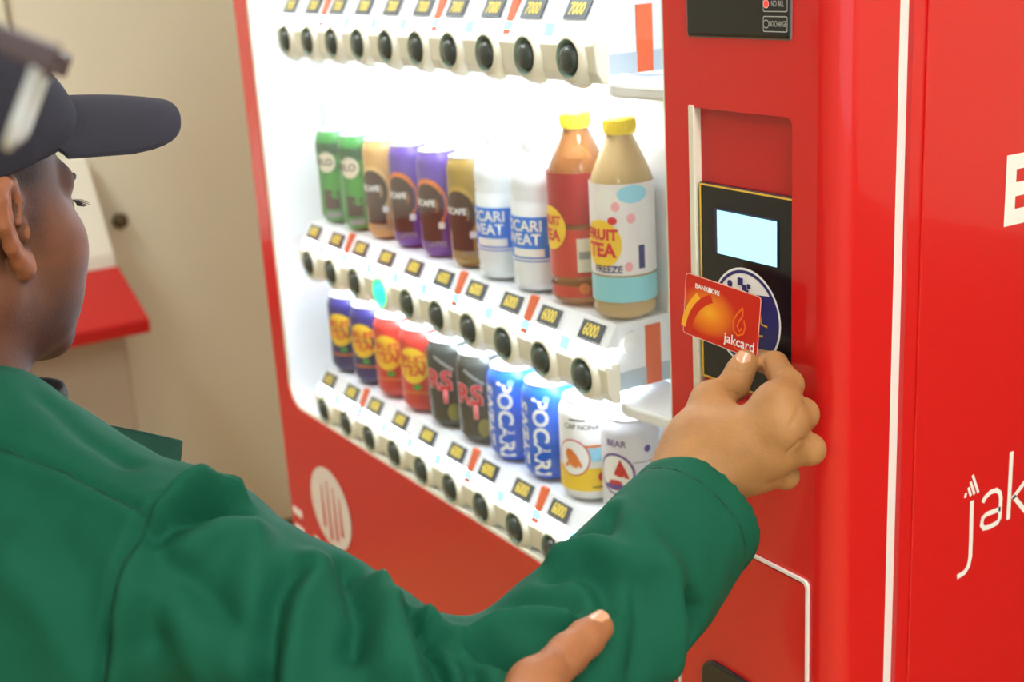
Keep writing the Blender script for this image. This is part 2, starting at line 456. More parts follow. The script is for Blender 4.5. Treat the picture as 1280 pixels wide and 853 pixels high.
COLX = [-1.047+.0769*i for i in range(10)]
ROWS = [1.4740, 1.155, .929]
RAILX0, RAILX1 = -1.088, -.317
prices = ['7000', '6000', '6000']
sock = [(.0, .013), (.0162, .013), (.0150, .0045), (.0190, .0010), (.0205, .0012), (.0235, .0040), (.0270, .0090), (.0300, .0170)]
tagshape = {}
for pr in set(prices):
    mb = MB().box(-.0185, .0185, -.0008, .0008, -.0098, .0098, 0)
    on_plane(mb, text2d(pr, .0180, .03, xs=.70), (0, -.0012, -.0002), (1, 0, 0), (0, 0, 1), 1)
    me = mb.build('price_tag', [TAGM, TAGY]); tagshape[pr] = me.data; bpy.data.objects.remove(me)
b0 = MB().lathe([(0, -.0050), (.006, -.0046), (.0105, -.0030), (.0135, .000), (.0146, .005), (.0146, .011)], 24, axis='y').build('button', DKBTN, smooth=True)
btn = b0.data; bpy.data.objects.remove(b0)
s0 = MB().lathe(sock[:4], 28, axis='y', mi=1).lathe(sock[3:], 28, axis='y').build('socket', [CREAM, mat('socket_ring', (128, 150, 134), rough=.4)], smooth=True); sok = s0.data; bpy.data.objects.remove(s0)
btn_lit = btn.copy(); btn_lit.materials[0] = mat('button_green', (40, 225, 150), emit=2.2)
sok_lit = sok.copy(); sok_lit.materials[1] = mat('socket_green', (90, 240, 180), rough=.4, emit=.8)
def child(name, data, parent, loc):
    o = bpy.data.objects.new(name, data); col.objects.link(o); o.parent = parent; o.location = loc; return o
GLZ = []
for r, zb in enumerate(ROWS):
    # cream button rail
    rail = VB()
    rail.prism([(RAILX0, y, z) for y, z in [(.015, zb-.0235), (.0235, zb-.0245), (.0235, zb+.0185), (.008, zb+.0185), (.006, zb+.012), (.008, zb-.012)]], (RAILX1-RAILX0, 0, 0))
    rl = rail.build('button_rail', CREAM, bevel=.002)
    for c, x in enumerate(COLX):
        lit = (r == 1 and c == 3)
        child('socket', sok_lit if lit else sok, rl, np.array([x, .0, zb])-VO)
        child('button', btn_lit if lit else btn, rl, np.array([x, .002, zb])-VO)
    # shelf block behind the rail
    sh = VB().box(RAILX0+.006, RAILX1-.014, .024, .098, zb-.018, zb+.054).build('shelf', [mat('shelf_white', (240, 242, 243), rough=.4)], bevel=.002)
    VB().box(RAILX1-.0145, RAILX1-.0125, .066, .085, zb-.0175, zb+.046).build('end_strip', ORANGE, parent=sh)
    VB().box(RAILX1-.0145, RAILX1-.0130, .024, .098, zb-.0178, zb+.002).build('end_grey_plate', mat('end_grey', (182, 192, 198), rough=.5), parent=sh)  # grey acrylic plate on the lower part of the shelf end
    VB().lathe([(0, 0), (.012, 0), (.012, -.003), (0, -.004)], 20, c=(0, 0, 0)).build('end_cap', WHITE, parent=sh).matrix_local = Matrix.Translation(Vector((RAILX1-.0135, .047, zb+.032))-Vector(VO)) @ Matrix.Rotation(-math.pi/2, 4, 'Y') @ Matrix.Translation(Vector(VO))
    VB().box(RAILX0+.01, RAILX1-.02, .027, .060, zb-.0225, zb-.0185).build('shelf_lamp', LEDM, parent=sh)
    # white rounded tray at the right end under the shelf
    tp = [(-.40, .1)]+[(-.345, .05)]+[(-.335+.03*(1-math.cos(a)), .05-.030*math.sin(a)) for a in np.linspace(.3, math.pi/2, 8)]+[(-.198, .035), (-.198, .106), (-.40, .106)]
    VB().prism([(x, y, zb-.036) for x, y in tp], (0, 0, .013)).build('end_tray', WHITE, bevel=.005)
    # lit diffuser strip between rail and price tags, sloping back a little
    z0, z1 = zb+.019, zb+.0335
    pl = VB().prism([(RAILX0+.012, y, z) for y, z in [(.006, z0), (.012, z0), (.017, z1), (.011, z1)]], (RAILX1-RAILX0-.018, 0, 0)).build('light_strip', LEDM)
    for c in range(9):
        x = (COLX[c]+COLX[c+1])/2
        VB().prism([(x-.009, y, z) for y, z in [(.0052, z0+.0005), (.0065, z0+.0005), (.0107, z1-.0005), (.0098, z1-.0005)]], (.018, 0, 0)).build('cyan_tab', LEDC, parent=pl)
    # price rail
    pr = VB().prism([(RAILX0+.012, y, z) for y, z in [(.011, z1), (.026, z1), (.026, zb+.0550), (.0245, zb+.0565)]], (RAILX1-RAILX0-.018, 0, 0)).build('price_rail', mat('price_rail_clear', (232, 234, 236), rough=.3))
    tilt = math.atan2(.0135, .023)
    for c, x in enumerate(COLX):
        o = child('price_tag', tagshape[prices[r]], pr, np.array([x+.0, .0162, zb+.0452])-VO); o.rotation_euler = (-tilt, 0, 0)
    for c in (1, 5, 7):
        x = (COLX[c]+COLX[c+1])/2
        VB().prism([(x-.0065, y, z) for y, z in [(.0050, z1-.013), (.0085, z1-.013), (.0260, zb+.0585), (.0220, zb+.0585)]], (.013, 0, 0)).build('orange_marker', [ORANGE], parent=pr)
# panes between the rails
for a, b in [(ROWS[0]+.021, WZ1-.003), (ROWS[1]+.021, ROWS[0]-.023), (ROWS[2]+.021, ROWS[1]-.023)]:
    VB().box(WX0+.003, WX1-.003, .0005, .0030, a, b).build('glass_pane', PANE)

# card reader
rd = VB(); rd.box(-.1635, -.0475, .0015, .012, 1.203, 1.378).build('reader_plate', mat('reader_black', (18, 18, 24), rough=.22), bevel=.001)
RD = bpy.data.objects['reader_plate']
yl = mat('reader_yellow', (222, 176, 60), rough=.4)
fr = VB()
for a in [(-.1625, -.0485, 1.3758, 1.3772), (-.1625, -.0485, 1.2035, 1.2050), (-.1625, -.1611, 1.205, 1.3758), (-.0499, -.0485, 1.205, 1.3758)]:
    fr.box(a[0], a[1], .0008, .0018, a[2], a[3])
fr.build('yellow_border', yl, parent=RD)
VB().box(-.1425, -.0655, .0006, .0016, 1.3185, 1.3585).build('screen_bezel', mat('screen_bezel', (40, 46, 78), rough=.2), parent=RD)
VB().box(-.139, -.0668, .0001, .0010, 1.3195, 1.3568).build('screen', mat('screen_glow', (168, 232, 246), rough=.1, emit=.9), parent=RD)
em = VB(); ec = (-.105, .0, 1.2695); NAVY = mat('emblem_navy', (40, 44, 110), rough=.4)
ux, uy = (1, 0, 0), (0, 0, 1)
on_plane(em, disc2d(.0425, .0425, 48), (ec[0], .0011, ec[2]), ux, uy, 0)
on_plane(em, disc2d(.0405, .0405, 48, rin=.93), (ec[0], .0009, ec[2]), ux, uy, 1)
cres = [(.0385*math.cos(a), .0385*math.sin(a)) for a in np.linspace(-3.6, .66, 40)]
cres_in = [(.0300*math.cos(a), .0115+.0105*math.sin(a)*0+.004*math.cos(2*a)*0) for a in [0]]
em.add([(ec[0]+x, .0008, ec[2]+y) for x, y in cres], [tuple(range(40))], 1)
for x, y, s in [(-.006, .030, .0032), (-.001, .0255, .0026), (.0045, .0275, .0020), (.002, .0225, .0018)]:
    em.box(ec[0]+x-s, ec[0]+x+s, .0004, .0007, ec[2]+y-s, ec[2]+y+s, 1)
on_plane(em, disc2d(.0032, .0032, 16), (ec[0]-.019, .0005, ec[2]+.026), ux, uy, 1)
em.build('round_emblem', [PRINTW, NAVY], parent=RD)
gs = VB()
on_plane(gs, ribbon2d([(.018, .008), (.020, -.002), (.027, -.003)], .002), (ec[0], .0004, ec[2]), ux, uy)
on_plane(gs, ribbon2d([(.0, -.012), (.012, -.014), (.022, -.012)], .002), (ec[0], .0004, ec[2]), ux, uy)
gs.build('gold_mark', yl, parent=RD)

# bill acceptor
VB().box(-.1735, -.0485, -.0012, .006, 1.4985, 1.70).build('bill_rim', mat('bill_rim_grey', (120, 112, 112), rough=.4), bevel=.003)
BA = VB().box(-.172, -.050, -.0030, .006, 1.500, 1.698).build('bill_acceptor', BLACK, bevel=.003)
VB().box(-.155, -.090, -.0040, .002, 1.585, 1.600).build('bill_slot', mat('slot_black', (8, 8, 8), rough=.6), parent=BA)
for z, lit, tx in [(1.5265, True, 'NO BILL'), (1.5115, False, 'NO CHANGE')]:
    on = VB(); o3 = (-.0645, -.0032, z); G = mat('legend_grey', (178, 178, 178), rough=.5)
    p, _ = rring(-.0135, .0135, -.0060, .0060, .0015, 3)
    q, _ = rring(-.0128, .0128, -.0053, .0053, .0012, 3)
    n = len(p); on.add([(o3[0]+x, o3[1], o3[2]+y) for x, y in p+q], [(i, (i+1) % n, n+(i+1) % n, n+i) for i in range(n)], 0)
    v, f = text2d(tx, .0062, .012, xs=.62 if lit else .50)
    on_plane(on, (v, f), (o3[0]+.0022+(.0004 if lit else .0006), o3[1]-.0001, o3[2]), ux, uy, 0)
    on.build('legend', G, parent=BA)
    ind = VB(); on_plane(ind, disc2d(.0030, .0030, 18), (o3[0]-.0095, o3[1]-.0004, z), ux, uy, 0)
    on_plane(ind, disc2d(.0034, .0034, 18, rin=.8), (o3[0]-.0095, o3[1]-.0005, z), ux, uy, 1)
    ind.build('indicator', [mat('indicator_red', (255, 50, 40), emit=1.6) if lit else BLACK, G], parent=BA)
# lower service hatch outlined in white, with coin cup
ht = VB().box(-.1995, -.030, -.0016, .002, .62, 1.050).build('service_hatch', RED, bevel=.001)
p, _ = rring(-.2030, -.0265, .60, 1.0545, .006, 4); q, _ = rring(-.2010, -.0290, .6025, 1.052, .005, 4)
hw = VB(); n = len(p); hw.add([(x, y, z) for y in (-.0026, .001) for x, z in p+q], [(i, n+i, n+(i+1) % n, (i+1) % n) for i in range(n)]+[(i, (i+1) % n, 2*n+(i+1) % n, 2*n+i) for i in range(n)]+[(n+i, 3*n+i, 3*n+(i+1) % n, n+(i+1) % n) for i in range(n)])
hw.build('hatch_outline', GASKET)
p, _ = rring(-.165, -.085, .82, .924, .02, 6)
VB().prism([(x, -.006, z) for x, z in p], (0, .006, 0)).build('coin_cup', BLACK, parent=ht, bevel=.002)
# side lettering: an E and the word jak, as on the wrap
sl = VB(); LT = mat('wrap_white', (238, 234, 226), rough=.4); XT = X1+.0016
def yz(px, py): p_ = onX(px, py, XT); return (p_[1], p_[2])
def side(mb, shape): v, f = shape; mb.add([(XT, a, b) for a, b in v], f)
for a in [(.1905, .2035, 1.332, 1.392), (.2035, .236, 1.332, 1.3455), (.2035, .234, 1.3562, 1.3680), (.2035, .236, 1.3790, 1.392)]:
    sl.add([(XT, a[0], a[2]), (XT, a[1], a[2]), (XT, a[1], a[3]), (XT, a[0], a[3])], [(0, 1, 2, 3)])
sl.build('side_letter', LT)
sw = VB(); zf = lambda *l: [yz(1170+x/4.49, 550+y/4.49) for x, y in l]
side(sw, ribbon2d(zf((202, 342), (196, 560), (192, 660), (182, 710), (160, 745), (118, 772)), .0050))
side(sw, ribbon2d(zf((262, 352), (276, 325), (305, 295), (340, 282), (360, 300), (364, 330), (358, 440), (345, 465), (300, 490), (268, 497), (256, 480), (262, 440), (285, 418), (362, 388)), .0048))
side(sw, ribbon2d(zf((425, 66), (405, 448)), .0052))
side(sw, ribbon2d(zf((510, 222), (428, 332)), .0048)); side(sw, ribbon2d(zf((436, 318), (510, 412)), .0048))
for a, b in [((206, 198), (238, 298)), ((194, 236), (216, 306)), ((182, 268), (196, 316)), ((170, 298), (162, 326))]:
    side(sw, ribbon2d(zf(a, b), .0030))
sw.build('side_word', LT)
# front emblem low on the door: ring-shaped white disc with slanting stripes and two words
fe = VB(); fc = np.array([-1.054, -.0012, .767])
on_plane(fe, disc2d(.073, .066, 40), fc, ux, uy, 0)
for k, (x, h) in enumerate([(-.028, .040), (-.006, .056), (.016, .050), (.036, .036)]):
    fe.add([fc+np.array([x-.004, -.0004, -h]), fc+np.array([x+.006, -.0004, -h]), fc+np.array([x+.002, -.0004, h*.8]), fc+np.array([x-.001, -.0004, h*.8])], [(0, 1, 2, 3)], 1)
on_plane(fe, text2d('BANK', .058, .01), (-1.060, -.0012, .672), ux, uy, 0)
on_plane(fe, text2d('DKI', .058, .01), (-1.060, -.0012, .622), ux, uy, 0)
fe.build('front_emblem', [mat('emblem_white', (226, 214, 208), rough=.5), RED])
for px, py in [(372, 640), (375, 662)]:
    c = onY(px, py, 0); VB().box(c[0]-.016, c[0]+.018, -.0012, .0, c[2]-.006, c[2]+.006).build('white_dash', LT)
# delivery chute low on the door
VB().box(-.95, -.35, -.012, .0, .20, .38).build('delivery_flap', BLACK, bevel=.01)
# ------------------------------------------------------------------ drinks on the shelves
def lathe_mesh(name, prof, m, seg=36):
    o = MB().lathe(prof, seg).build(name, m, smooth=True, auto=None); d = o.data; bpy.data.objects.remove(o); return d
def can_profile(r, h):
    """closed can wall: base rim, belly, neck, seam"""
    nk = r*.80
    return [(0, .006), (r*.68, .004), (r*.74, 0), (r*.80, .001), (r*.97, .009), (r, .013), (r, h-.017), (r*.985, h-.013), (nk+.002, h-.004), (nk, h-.002)]
def lid_mesh(r, h):
    nk = r*.80
    return lathe_mesh('lid', [(nk+.0002, h-.0028), (nk+.0016, h-.002), (nk+.0016, h), (nk-.0004, h+.0002), (nk-.0014, h-.003), (nk-.004, h-.004), (0, h-.0036)], mat('lid_metal', (236, 238, 240), rough=.35, metal=.35))
def tab_mesh(h):
    mb = MB(); p = [(.008*math.cos(a), .006+.011*math.sin(a)) for a in np.linspace(0, 2*math.pi, 14)[:-1]]
    mb.prism([(x, y, h-.0034) for x, y in p], (0, 0, .0012)); o = mb.build('pull_tab', ALU); d = o.data; bpy.data.objects.remove(o); return d
CANS = {}
def can_kind(key, r, h, colour, decals, rough=.3, metal=.0):
    body = lathe_mesh('body', can_profile(r, h), mat('can_'+key, colour, rough=rough, metal=metal))
    mb = MB(); mats = []
    for m, fn in decals:
        mats.append(m); fn(mb, len(mats)-1)
    me = None
    if mats:
        o = mb.build('print', mats, smooth=True); me = o.data; bpy.data.objects.remove(o)
    CANS[key] = (body, me, lid_mesh(r, h), tab_mesh(h))
def put_can(key, x, z, label, group, y=.06, rot=0, name='drink_can'):
    e = empty(name, (x, y, z)); e.rotation_euler = (0, 0, rot); tag(e, label, 'can', group)
    b, p, l, t = CANS[key]
    child('body', b, e, (0, 0, 0))
    if p: child('print', p, e, (0, 0, 0))
    child('lid', l, e, (0, 0, 0)); child('pull_tab', t, e, (0, 0, 0)); return e
RS, HS = .0265, .133      # slim can
RF, HF = .033, .115       # standard can
A = math.radians
EP = .0004
def dec(shape, r, a, z, rot=0, e=EP): return lambda mb, mi: on_cyl(mb, shape, r+e, A(a), z, mi, rot)
mW = PRINTW
m_dg = mat('p_darkgreen', (40, 84, 48)); m_cr = mat('p_cream', (226, 216, 192)); m_br = mat('p_brown', (70, 44, 34)); m_lg = mat('p_leaf', (70, 160, 60))
m_ye = mat('p_yellow', (238, 198, 50)); m_rd = mat('p_red', (206, 42, 44)); m_or = mat('p_orange', (220, 120, 50)); m_gy = mat('p_grey', (150, 150, 146))
m_bl = mat('p_blue', (40, 122, 226)); m_lb = mat('p_lightblue', (150, 212, 232)); m_nv = mat('p_navy', (44, 44, 104)); m_pk = mat('p_pink', (238, 168, 172)); m_pu = mat('p_purple', (96, 66, 150))
can_kind('green', RS, HS, (58, 140, 62), [
    (m_dg, dec(rect2d(-.082, .082, .0, .016, 40), RS, 30, HS-.034)), (m_cr, dec(disc2d(.0145, .0150), RS, 35, .088)),
    (m_br, dec(text2d('MILO', .0140, .02), RS, 22, .088, e=.0008)), (m_lg, dec(disc2d(.012, .02), RS, 55, .055)),
    (m_br, dec(rect2d(-.012, .012, -.014, .014), RS, 42, .034)), (m_gy, dec(rect2d(-.012, .012, -.004, .004), RS, 45, .012, e=.0008))])
def coffee(key, colour, ringc):
    can_kind(key, RS, HS, colour, [
        (ringc, dec(disc2d(.0262, .0330), RS, 25, .066)), (m_br, dec(disc2d(.0225, .0290), RS, 23, .064, e=.0007)),
        (mW, dec(text2d('NESCAFE', .0105, .03), RS, 4, .068, e=.001)),
        (m_br, dec(rect2d(-.016, .016, -.010, .010), RS, 28, .030, e=.0005)), (mW, dec(rect2d(-.004, .004, -.004, .004), RS, 62, .040, e=.0008)),
        (m_gy, dec(text2d('LATTE', .009, .02), RS, 45, .016, e=.0008))])
coffee('tan', (206, 160, 96), mat('p_tan', (226, 186, 120)))
coffee('purple', (98, 70, 152), m_or)
coffee('olive', (158, 128, 58), mat('p_gold', (188, 150, 70)))
def teacan(key, colour, txt):
    can_kind(key, RF, HF, colour, [
        (m_ye, dec(disc2d(.0245, .0250), RF, 30, .066)), (m_rd, dec(text2d('FRUIT', .0150, .02), RF, 30, .074, e=.0008)),
        (m_rd, dec(text2d('TEA', .0190, .02), RF, 30, .058, e=.0008)), (m_lg, dec(disc2d(.006, .004, 14), RF, 40, .036)),
        (txt, dec(rect2d(-.02, .02, -.0015, .0015), RF, 35, .028))])
teacan('navy_tea', (52, 48, 110), m_or)
teacan('red_tea', (206, 62, 54), m_or)
can_kind('dark', RF, HF, (74, 76, 70), [
    (m_pk, dec(text2d('R', .034, .05), RF, 12, .064)), (m_pk, dec(text2d('S', .034, .05), RF, 45, .064)), (m_rd, dec(text2d('S', .034, .01), RF, 45, .064, e=.0008)),
    (m_rd, dec(text2d('R', .034, .01), RF, 12, .064, e=.0008)), (m_pk, dec(text2d('T', .030, .05), RF, 42, .044, e=.0009)), (m_rd, dec(text2d('T', .030, .01), RF, 42, .044, e=.0012)),
    (m_gy, dec(rect2d(-.016, .016, -.002, .002), RF, 40, .088, rot=-.6)), (mat('p_olive', (150, 140, 70)), dec(disc2d(.008, .012, 16), RF, 58, .022))], rough=.25, metal=.3)
can_kind('sports', RF, HF, (30, 100, 216), [
    (mW, dec(text2d('POCARI', .0270, .03), RF, 34, .054, rot=-math.pi/2)), (mW, dec(text2d('SWEAT', .0230, .03), RF, -12, .056, rot=-math.pi/2)),
    (m_lb, dec(rect2d(-.006, .006, -.03, .03), RF, 85, .045)), (m_lb, dec(disc2d(.004, .004, 14), RF, 50, .100))])
can_kind('cherry', RF, HF, (238, 236, 230), [
    (m_ye, dec(rect2d(-.1036, .1036, .013, .040, 48), RF, 0, .0)), (m_lb, dec(rect2d(-.030, .034, -.008, .008, 16), RF, 75, .056)),
    (m_or, dec(rect2d(-.026, .034, -.0012, .0012, 16), RF, 75, .066, e=.0008)), (m_rd, dec(disc2d(.0205, .0215), RF, 22, .052, e=.0008)), (mW, dec(disc2d(.0190, .0200), RF, 22, .052, e=.0011)),
    (m_or, dec(disc2d(.007, .012, 16, -.001, .0), RF, 22, .052, rot=.5, e=.0014)), (m_or, dec(ribbon2d([(-.010, -.011), (-.003, -.004), (.004, .003), (.010, -.010)], .004), RF, 22, .052, e=.0014)),
    (BLACK, dec(text2d('CAP NONA', .0080, .01), RF, 40, .088)), (BLACK, dec(rect2d(-.014, .006, -.001, .001), RF, 40, .096)),
    (m_rd, dec(disc2d(.0085, .007, 16), RF, 84, .030, e=.0009)), (mW, dec(disc2d(.004, .004, 12), RF, 92, .034, e=.0012)), (m_br, dec(rect2d(-.008, .008, -.0008, .0008), RF, 72, .018, e=.0008))])
can_kind('milk', RF-.002, HF, (226, 226, 234), [
    (m_pu, dec(disc2d(.0220, .0235), RF-.002, 22, .056)), (mW, dec(disc2d(.0195, .0210), RF-.002, 22, .056, e=.0008)),
    (m_rd, dec(([(-.002, .0), (.006, .018), (.012, .006), (.016, -.004), (.004, -.002)], [(0, 4, 3, 2, 1)]), RF-.002, 22, .056, e=.0012)),
    (m_rd, dec(disc2d(.008, .003, 14, .0, -.009), RF-.002, 22, .056, e=.0012)), (m_pu, dec(disc2d(.014, .004, 16, .0, -.014), RF-.002, 22, .056, e=.0012)),
    (m_pu, dec(text2d('BEAR', .010, .01), RF-.002, 24, .090)), (m_pu, dec(disc2d(.004, .004, 14), RF-.002, 88, .084)), (m_gy, dec(rect2d(-.012, .012, -.0006, .0006), RF-.002, 80, .070))])
can_kind('amber', RF, HF, (188, 120, 60), []); can_kind('brown', RF, HF, (120, 70, 56), []); can_kind('gold', RF, HF, (206, 160, 60), []); can_kind('grey', RF, HF, (110, 108, 110), [])

SHZ = [z+.0575 for z in ROWS]
G2 = 'drinks on the middle shelf'; G3 = 'drinks on the bottom shelf'; G1 = 'drinks on the top shelf'
lab1 = ['brown can at the far left end of the top shelf', 'second can from the left on the top shelf, brown', 'third can from the left on the top shelf, grey', 'golden can fourth from the left on the top shelf', 'amber can in the middle of the top shelf, left of another amber one', 'amber can in the middle of the top shelf, right of another amber one', 'brown can seventh from the left on the top shelf', 'golden can eighth from the left on the top shelf', 'golden can second from the right on the top shelf', 'grey can at the right end of the top shelf']
for i, k in enumerate(['brown', 'brown', 'grey', 'gold', 'amber', 'amber', 'brown', 'gold', 'gold', 'grey']):
    put_can(k, COLX[i], SHZ[0], lab1[i], G1)
row2 = [('green', 'slim green can at the left end of the middle shelf'), ('green', 'slim green can beside the tan coffee can'), ('tan', 'slim tan coffee can with a brown roundel'),
        ('purple', 'slim purple coffee can next to the tan one'), ('purple', 'slim purple coffee can next to the olive gold one'), ('olive', 'slim olive gold coffee can beside the white bottles')]
for i, (k, l) in enumerate(row2): put_can(k, COLX[i], SHZ[1], l, G2)
row3 = [('navy_tea', 'navy can with yellow disc at the far left of the bottom shelf'), ('navy_tea', 'navy can with yellow disc touching the red cans'), ('red_tea', 'red can with yellow disc beside the navy cans'), ('red_tea', 'red can with yellow disc beside the dark grey cans'),
        ('dark', 'dark grey can with red letters beside the red cans'), ('dark', 'dark grey can with red letters beside the blue cans'), ('sports', 'blue can with upright white lettering beside the dark grey can'), ('sports', 'blue can with upright white lettering beside the white and yellow can'),
        ('cherry', 'white can with yellow base and round red emblem'), ('milk', 'pale can with purple ring emblem half hidden by the green sleeve')]
for i, (k, l) in enumerate(row3): put_can(k, COLX[i], SHZ[2], l, G3)

# bottles
PETW = mat('pet_milky', (236, 242, 246), rough=.25, trans=.0)
def bottle(x, z, label, cap_m, body_prof, body_m, caph, decs, extra=None, y=.06):
    e = empty('drink_bottle', (x, y, z)); tag(e, label, 'bottle', G2)
    child('body', lathe_mesh('body', body_prof, body_m), e, (0, 0, 0))
    rc, z0, z1 = caph
    mb = MB().lathe([(rc, z0), (rc+.0004, z0+.001), (rc+.0004, z1-.002), (rc-.001, z1), (0, z1)], 40)
    for i in range(24):
        a = 2*math.pi*i/24; mb.box(-.0006, .0006, -.0005, .0005, z0+.004, z1-.003)
        for k in range(8):
            v = mb.v[-8+k]; mb.v[-8+k] = ((rc+.0006)*math.cos(a)+v[0], (rc+.0006)*math.sin(a)+v[1], v[2])
    mb.build('cap', cap_m, parent=e, smooth=False, auto=30)
    for nm, ds in decs:
        mb = MB(); mats = []
        for m, fn in ds: mats.append(m); fn(mb, len(mats)-1)
        mb.build(nm, mats, parent=e, smooth=True)
    if extra: extra(e)
    return e
pr = [(0, .004), (.024, .003), (.027, 0), (.0315, .004), (.0325, .010), (.0315, .016), (.0325, .022), (.0325, .030), (.0325, .098), (.0312, .102), (.0325, .106), (.0312, .110), (.0325, .114), (.0322, .124), (.029, .138), (.020, .150), (.0145, .154), (.0145, .160)]
for i, l in ((6, 'white bottle with blue label beside the olive gold can'), (7, 'white bottle with blue label beside the red tea bottle')):
    r_ = .0325
    bottle(COLX[i], SHZ[1], l, mat('cap_white', (244, 246, 248), rough=.4), pr, PETW, (.0165, .152, .172), [
        ('label', [(m_bl, dec(rect2d(-.1018, .1018, .034, .084, 48), r_, 0, 0)), (mW, dec(text2d('POCARI', .0172, .02), r_, 8, .0735, e=.0009)), (mW, dec(text2d('SWEAT', .0172, .02), r_, 8, .0585, e=.0009)),
                   (mW, dec(rect2d(-.026, .016, -.0045, .0045, 10), r_, 35, .044, e=.0009)), (mW, dec(rect2d(-.1018, .1018, .0355, .0375, 48), r_, 0, 0, e=.0008)), (m_lb, dec(rect2d(-.005, .005, -.022, .022, 4), r_, 100, .058, e=.0009))])])
def tea_prof(): return [(0, .004), (.022, .003), (.027, 0), (.031, .004), (.0325, .010), (.031, .018), (.0295, .022), (.0320, .028), (.0325, .036), (.0325, .080), (.0310, .084), (.0322, .088), (.0310, .092), (.0325, .097), (.0310, .103), (.0325, .110), (.0325, .132), (.0305, .143), (.0235, .160), (.0165, .176), (.0135, .181), (.0135, .187)]
yc = mat('cap_yellow', (246, 214, 60), rough=.4)
tea1 = mat('tea_red', (222, 150, 86), rough=.08, var=.10, vscale=30, trans=.65); tea2 = mat('tea_amber', (236, 204, 146), rough=.08, var=.08, vscale=30, trans=.45)
t_red = mat('wrap_red', (196, 64, 50), rough=.3); t_dk = mat('wrap_crimson', (170, 44, 48), rough=.3)
r_ = .0328
bottle(COLX[8], SHZ[1], 'red fruit tea bottle with a yellow cap', yc, tea_prof(), tea1, (.0155, .184, .2), [
    ('label', [(t_red, dec(rect2d(-.1030, .1030, .030, .081, 48), r_, 0, 0)), (t_dk, dec(rect2d(-.1030, .1030, .087, .140, 48), r_, 0, 0)), (m_ye, dec(disc2d(.0225, .0235), r_, -8, .082, e=.0012)), (m_rd, dec(text2d('FRUIT', .013, .03), r_, -8, .090, e=.0016)), (m_rd, dec(text2d('TEA', .017, .03), r_, -8, .074, e=.0016)),
               (m_cr, dec(rect2d(-.008, .008, -.030, .006, 6), r_, 62, .066, e=.0010)), (m_gy, dec(rect2d(-.006, .006, -.004, .004, 4), r_, 62, .054, e=.0014)), (m_or, dec(disc2d(.006, .006, 16), r_, 60, .018, e=.0004)), (t_red, dec(rect2d(-.1000, .1000, .008, .020, 48), .0322, 0, 0))])])
m_wl = mat('wrap_white', (240, 236, 232), rough=.35); m_ba = mat('wrap_aqua', (140, 206, 214), rough=.3)
m_wp = mat('wrap_print_white', (234, 228, 226), rough=.35)
bottle(COLX[9], SHZ[1], 'pale fruit tea bottle with a yellow cap and blue base band', yc, tea_prof(), tea2, (.0155, .184, .2), [
    ('label', [(m_wp, dec(rect2d(-.1030, .1030, .046, .138, 48), r_, 0, 0)), (m_lb, dec(disc2d(.016, .009, 22), r_, 72, .128, e=.0010)), (m_wl, dec(disc2d(.014, .014, 22), r_, 25, .120, e=.0010)), (m_pk, dec(disc2d(.0045, .0050, 16), r_, 42, .116, e=.0014)), (m_pk, dec(disc2d(.0045, .0050, 16), r_, 68, .104, e=.0014)),
               (m_ye, dec(disc2d(.0235, .0245), r_, 12, .078, e=.0012)), (m_rd, dec(text2d('FRUIT', .0150, .04), r_, 12, .087, e=.0016)), (m_rd, dec(text2d('TEA', .0190, .04), r_, 12, .071, e=.0016)), (m_rd, dec(disc2d(.005, .004, 14), r_, 36, .102, e=.0016)),
               (m_nv, dec(text2d('FREEZE', .0100, .02), r_, 24, .052, e=.0012)), (m_nv, dec(rect2d(-.0035, .0035, -.014, .010, 4), r_, 86, .066, e=.0010)), (m_pk, dec(disc2d(.004, .005, 14), r_, 62, .055, e=.0012)), (m_ba, dec(rect2d(-.1020, .1020, .018, .044, 48), r_, 0, 0))])])

# ------------------------------------------------------------------ the payment card
cTL, cTR, cBL = np.array([-.142, -.032, 1.308]), np.array([-.057, -.025, 1.301]), np.array([-.154, -.034, 1.255])
cx = cTR-cTL; cx /= np.linalg.norm(cx); cy = cTL-cBL; cy -= cx*np.dot(cx, cy); cy /= np.linalg.norm(cy); cn = np.cross(cx, cy)  # faces -Y
cc = (cTL+cTR)/2-cy*.027
CARD = empty('payment_card', cc); tag(CARD, 'orange and red payment card held before the card reader', 'card')
CARD.matrix_world = Matrix([[cx[0], cy[0], cn[0], cc[0]], [cx[1], cy[1], cn[1], cc[1]], [cx[2], cy[2], cn[2], cc[2]], [0, 0, 0, 1]])
def card_mat():
    m = bpy.data.materials.new('card_print'); m.use_nodes = True; nt = m.node_tree; b = nt.nodes['Principled BSDF']; b.inputs['Roughness'].default_value = .3
    tc = nt.nodes.new('ShaderNodeTexCoord'); sp = nt.nodes.new('ShaderNodeVectorMath'); sp.operation = 'MULTIPLY'; sp.inputs[1].default_value = (30, 44, 0)
    ad = nt.nodes.new('ShaderNodeVectorMath'); ad.operation = 'ADD'; ad.inputs[1].default_value = (.42, .05, 0)
    ln = nt.nodes.new('ShaderNodeVectorMath'); ln.operation = 'LENGTH'
    rp = nt.nodes.new('ShaderNodeValToRGB'); e = rp.color_ramp.elements
    e[0].position = 0; e[0].color = lin(250, 176, 40); e[1].position = 1; e[1].color = lin(205, 38, 22)
    k = e.new(.45); k.color = lin(240, 130, 30)
    nt.links.new(tc.outputs['Object'], sp.inputs[0]); nt.links.new(sp.outputs[0], ad.inputs[0]); nt.links.new(ad.outputs[0], ln.inputs[0])
    nt.links.new(ln.outputs['Value'], rp.inputs[0]); nt.links.new(rp.outputs[0], b.inputs['Base Color']); return m
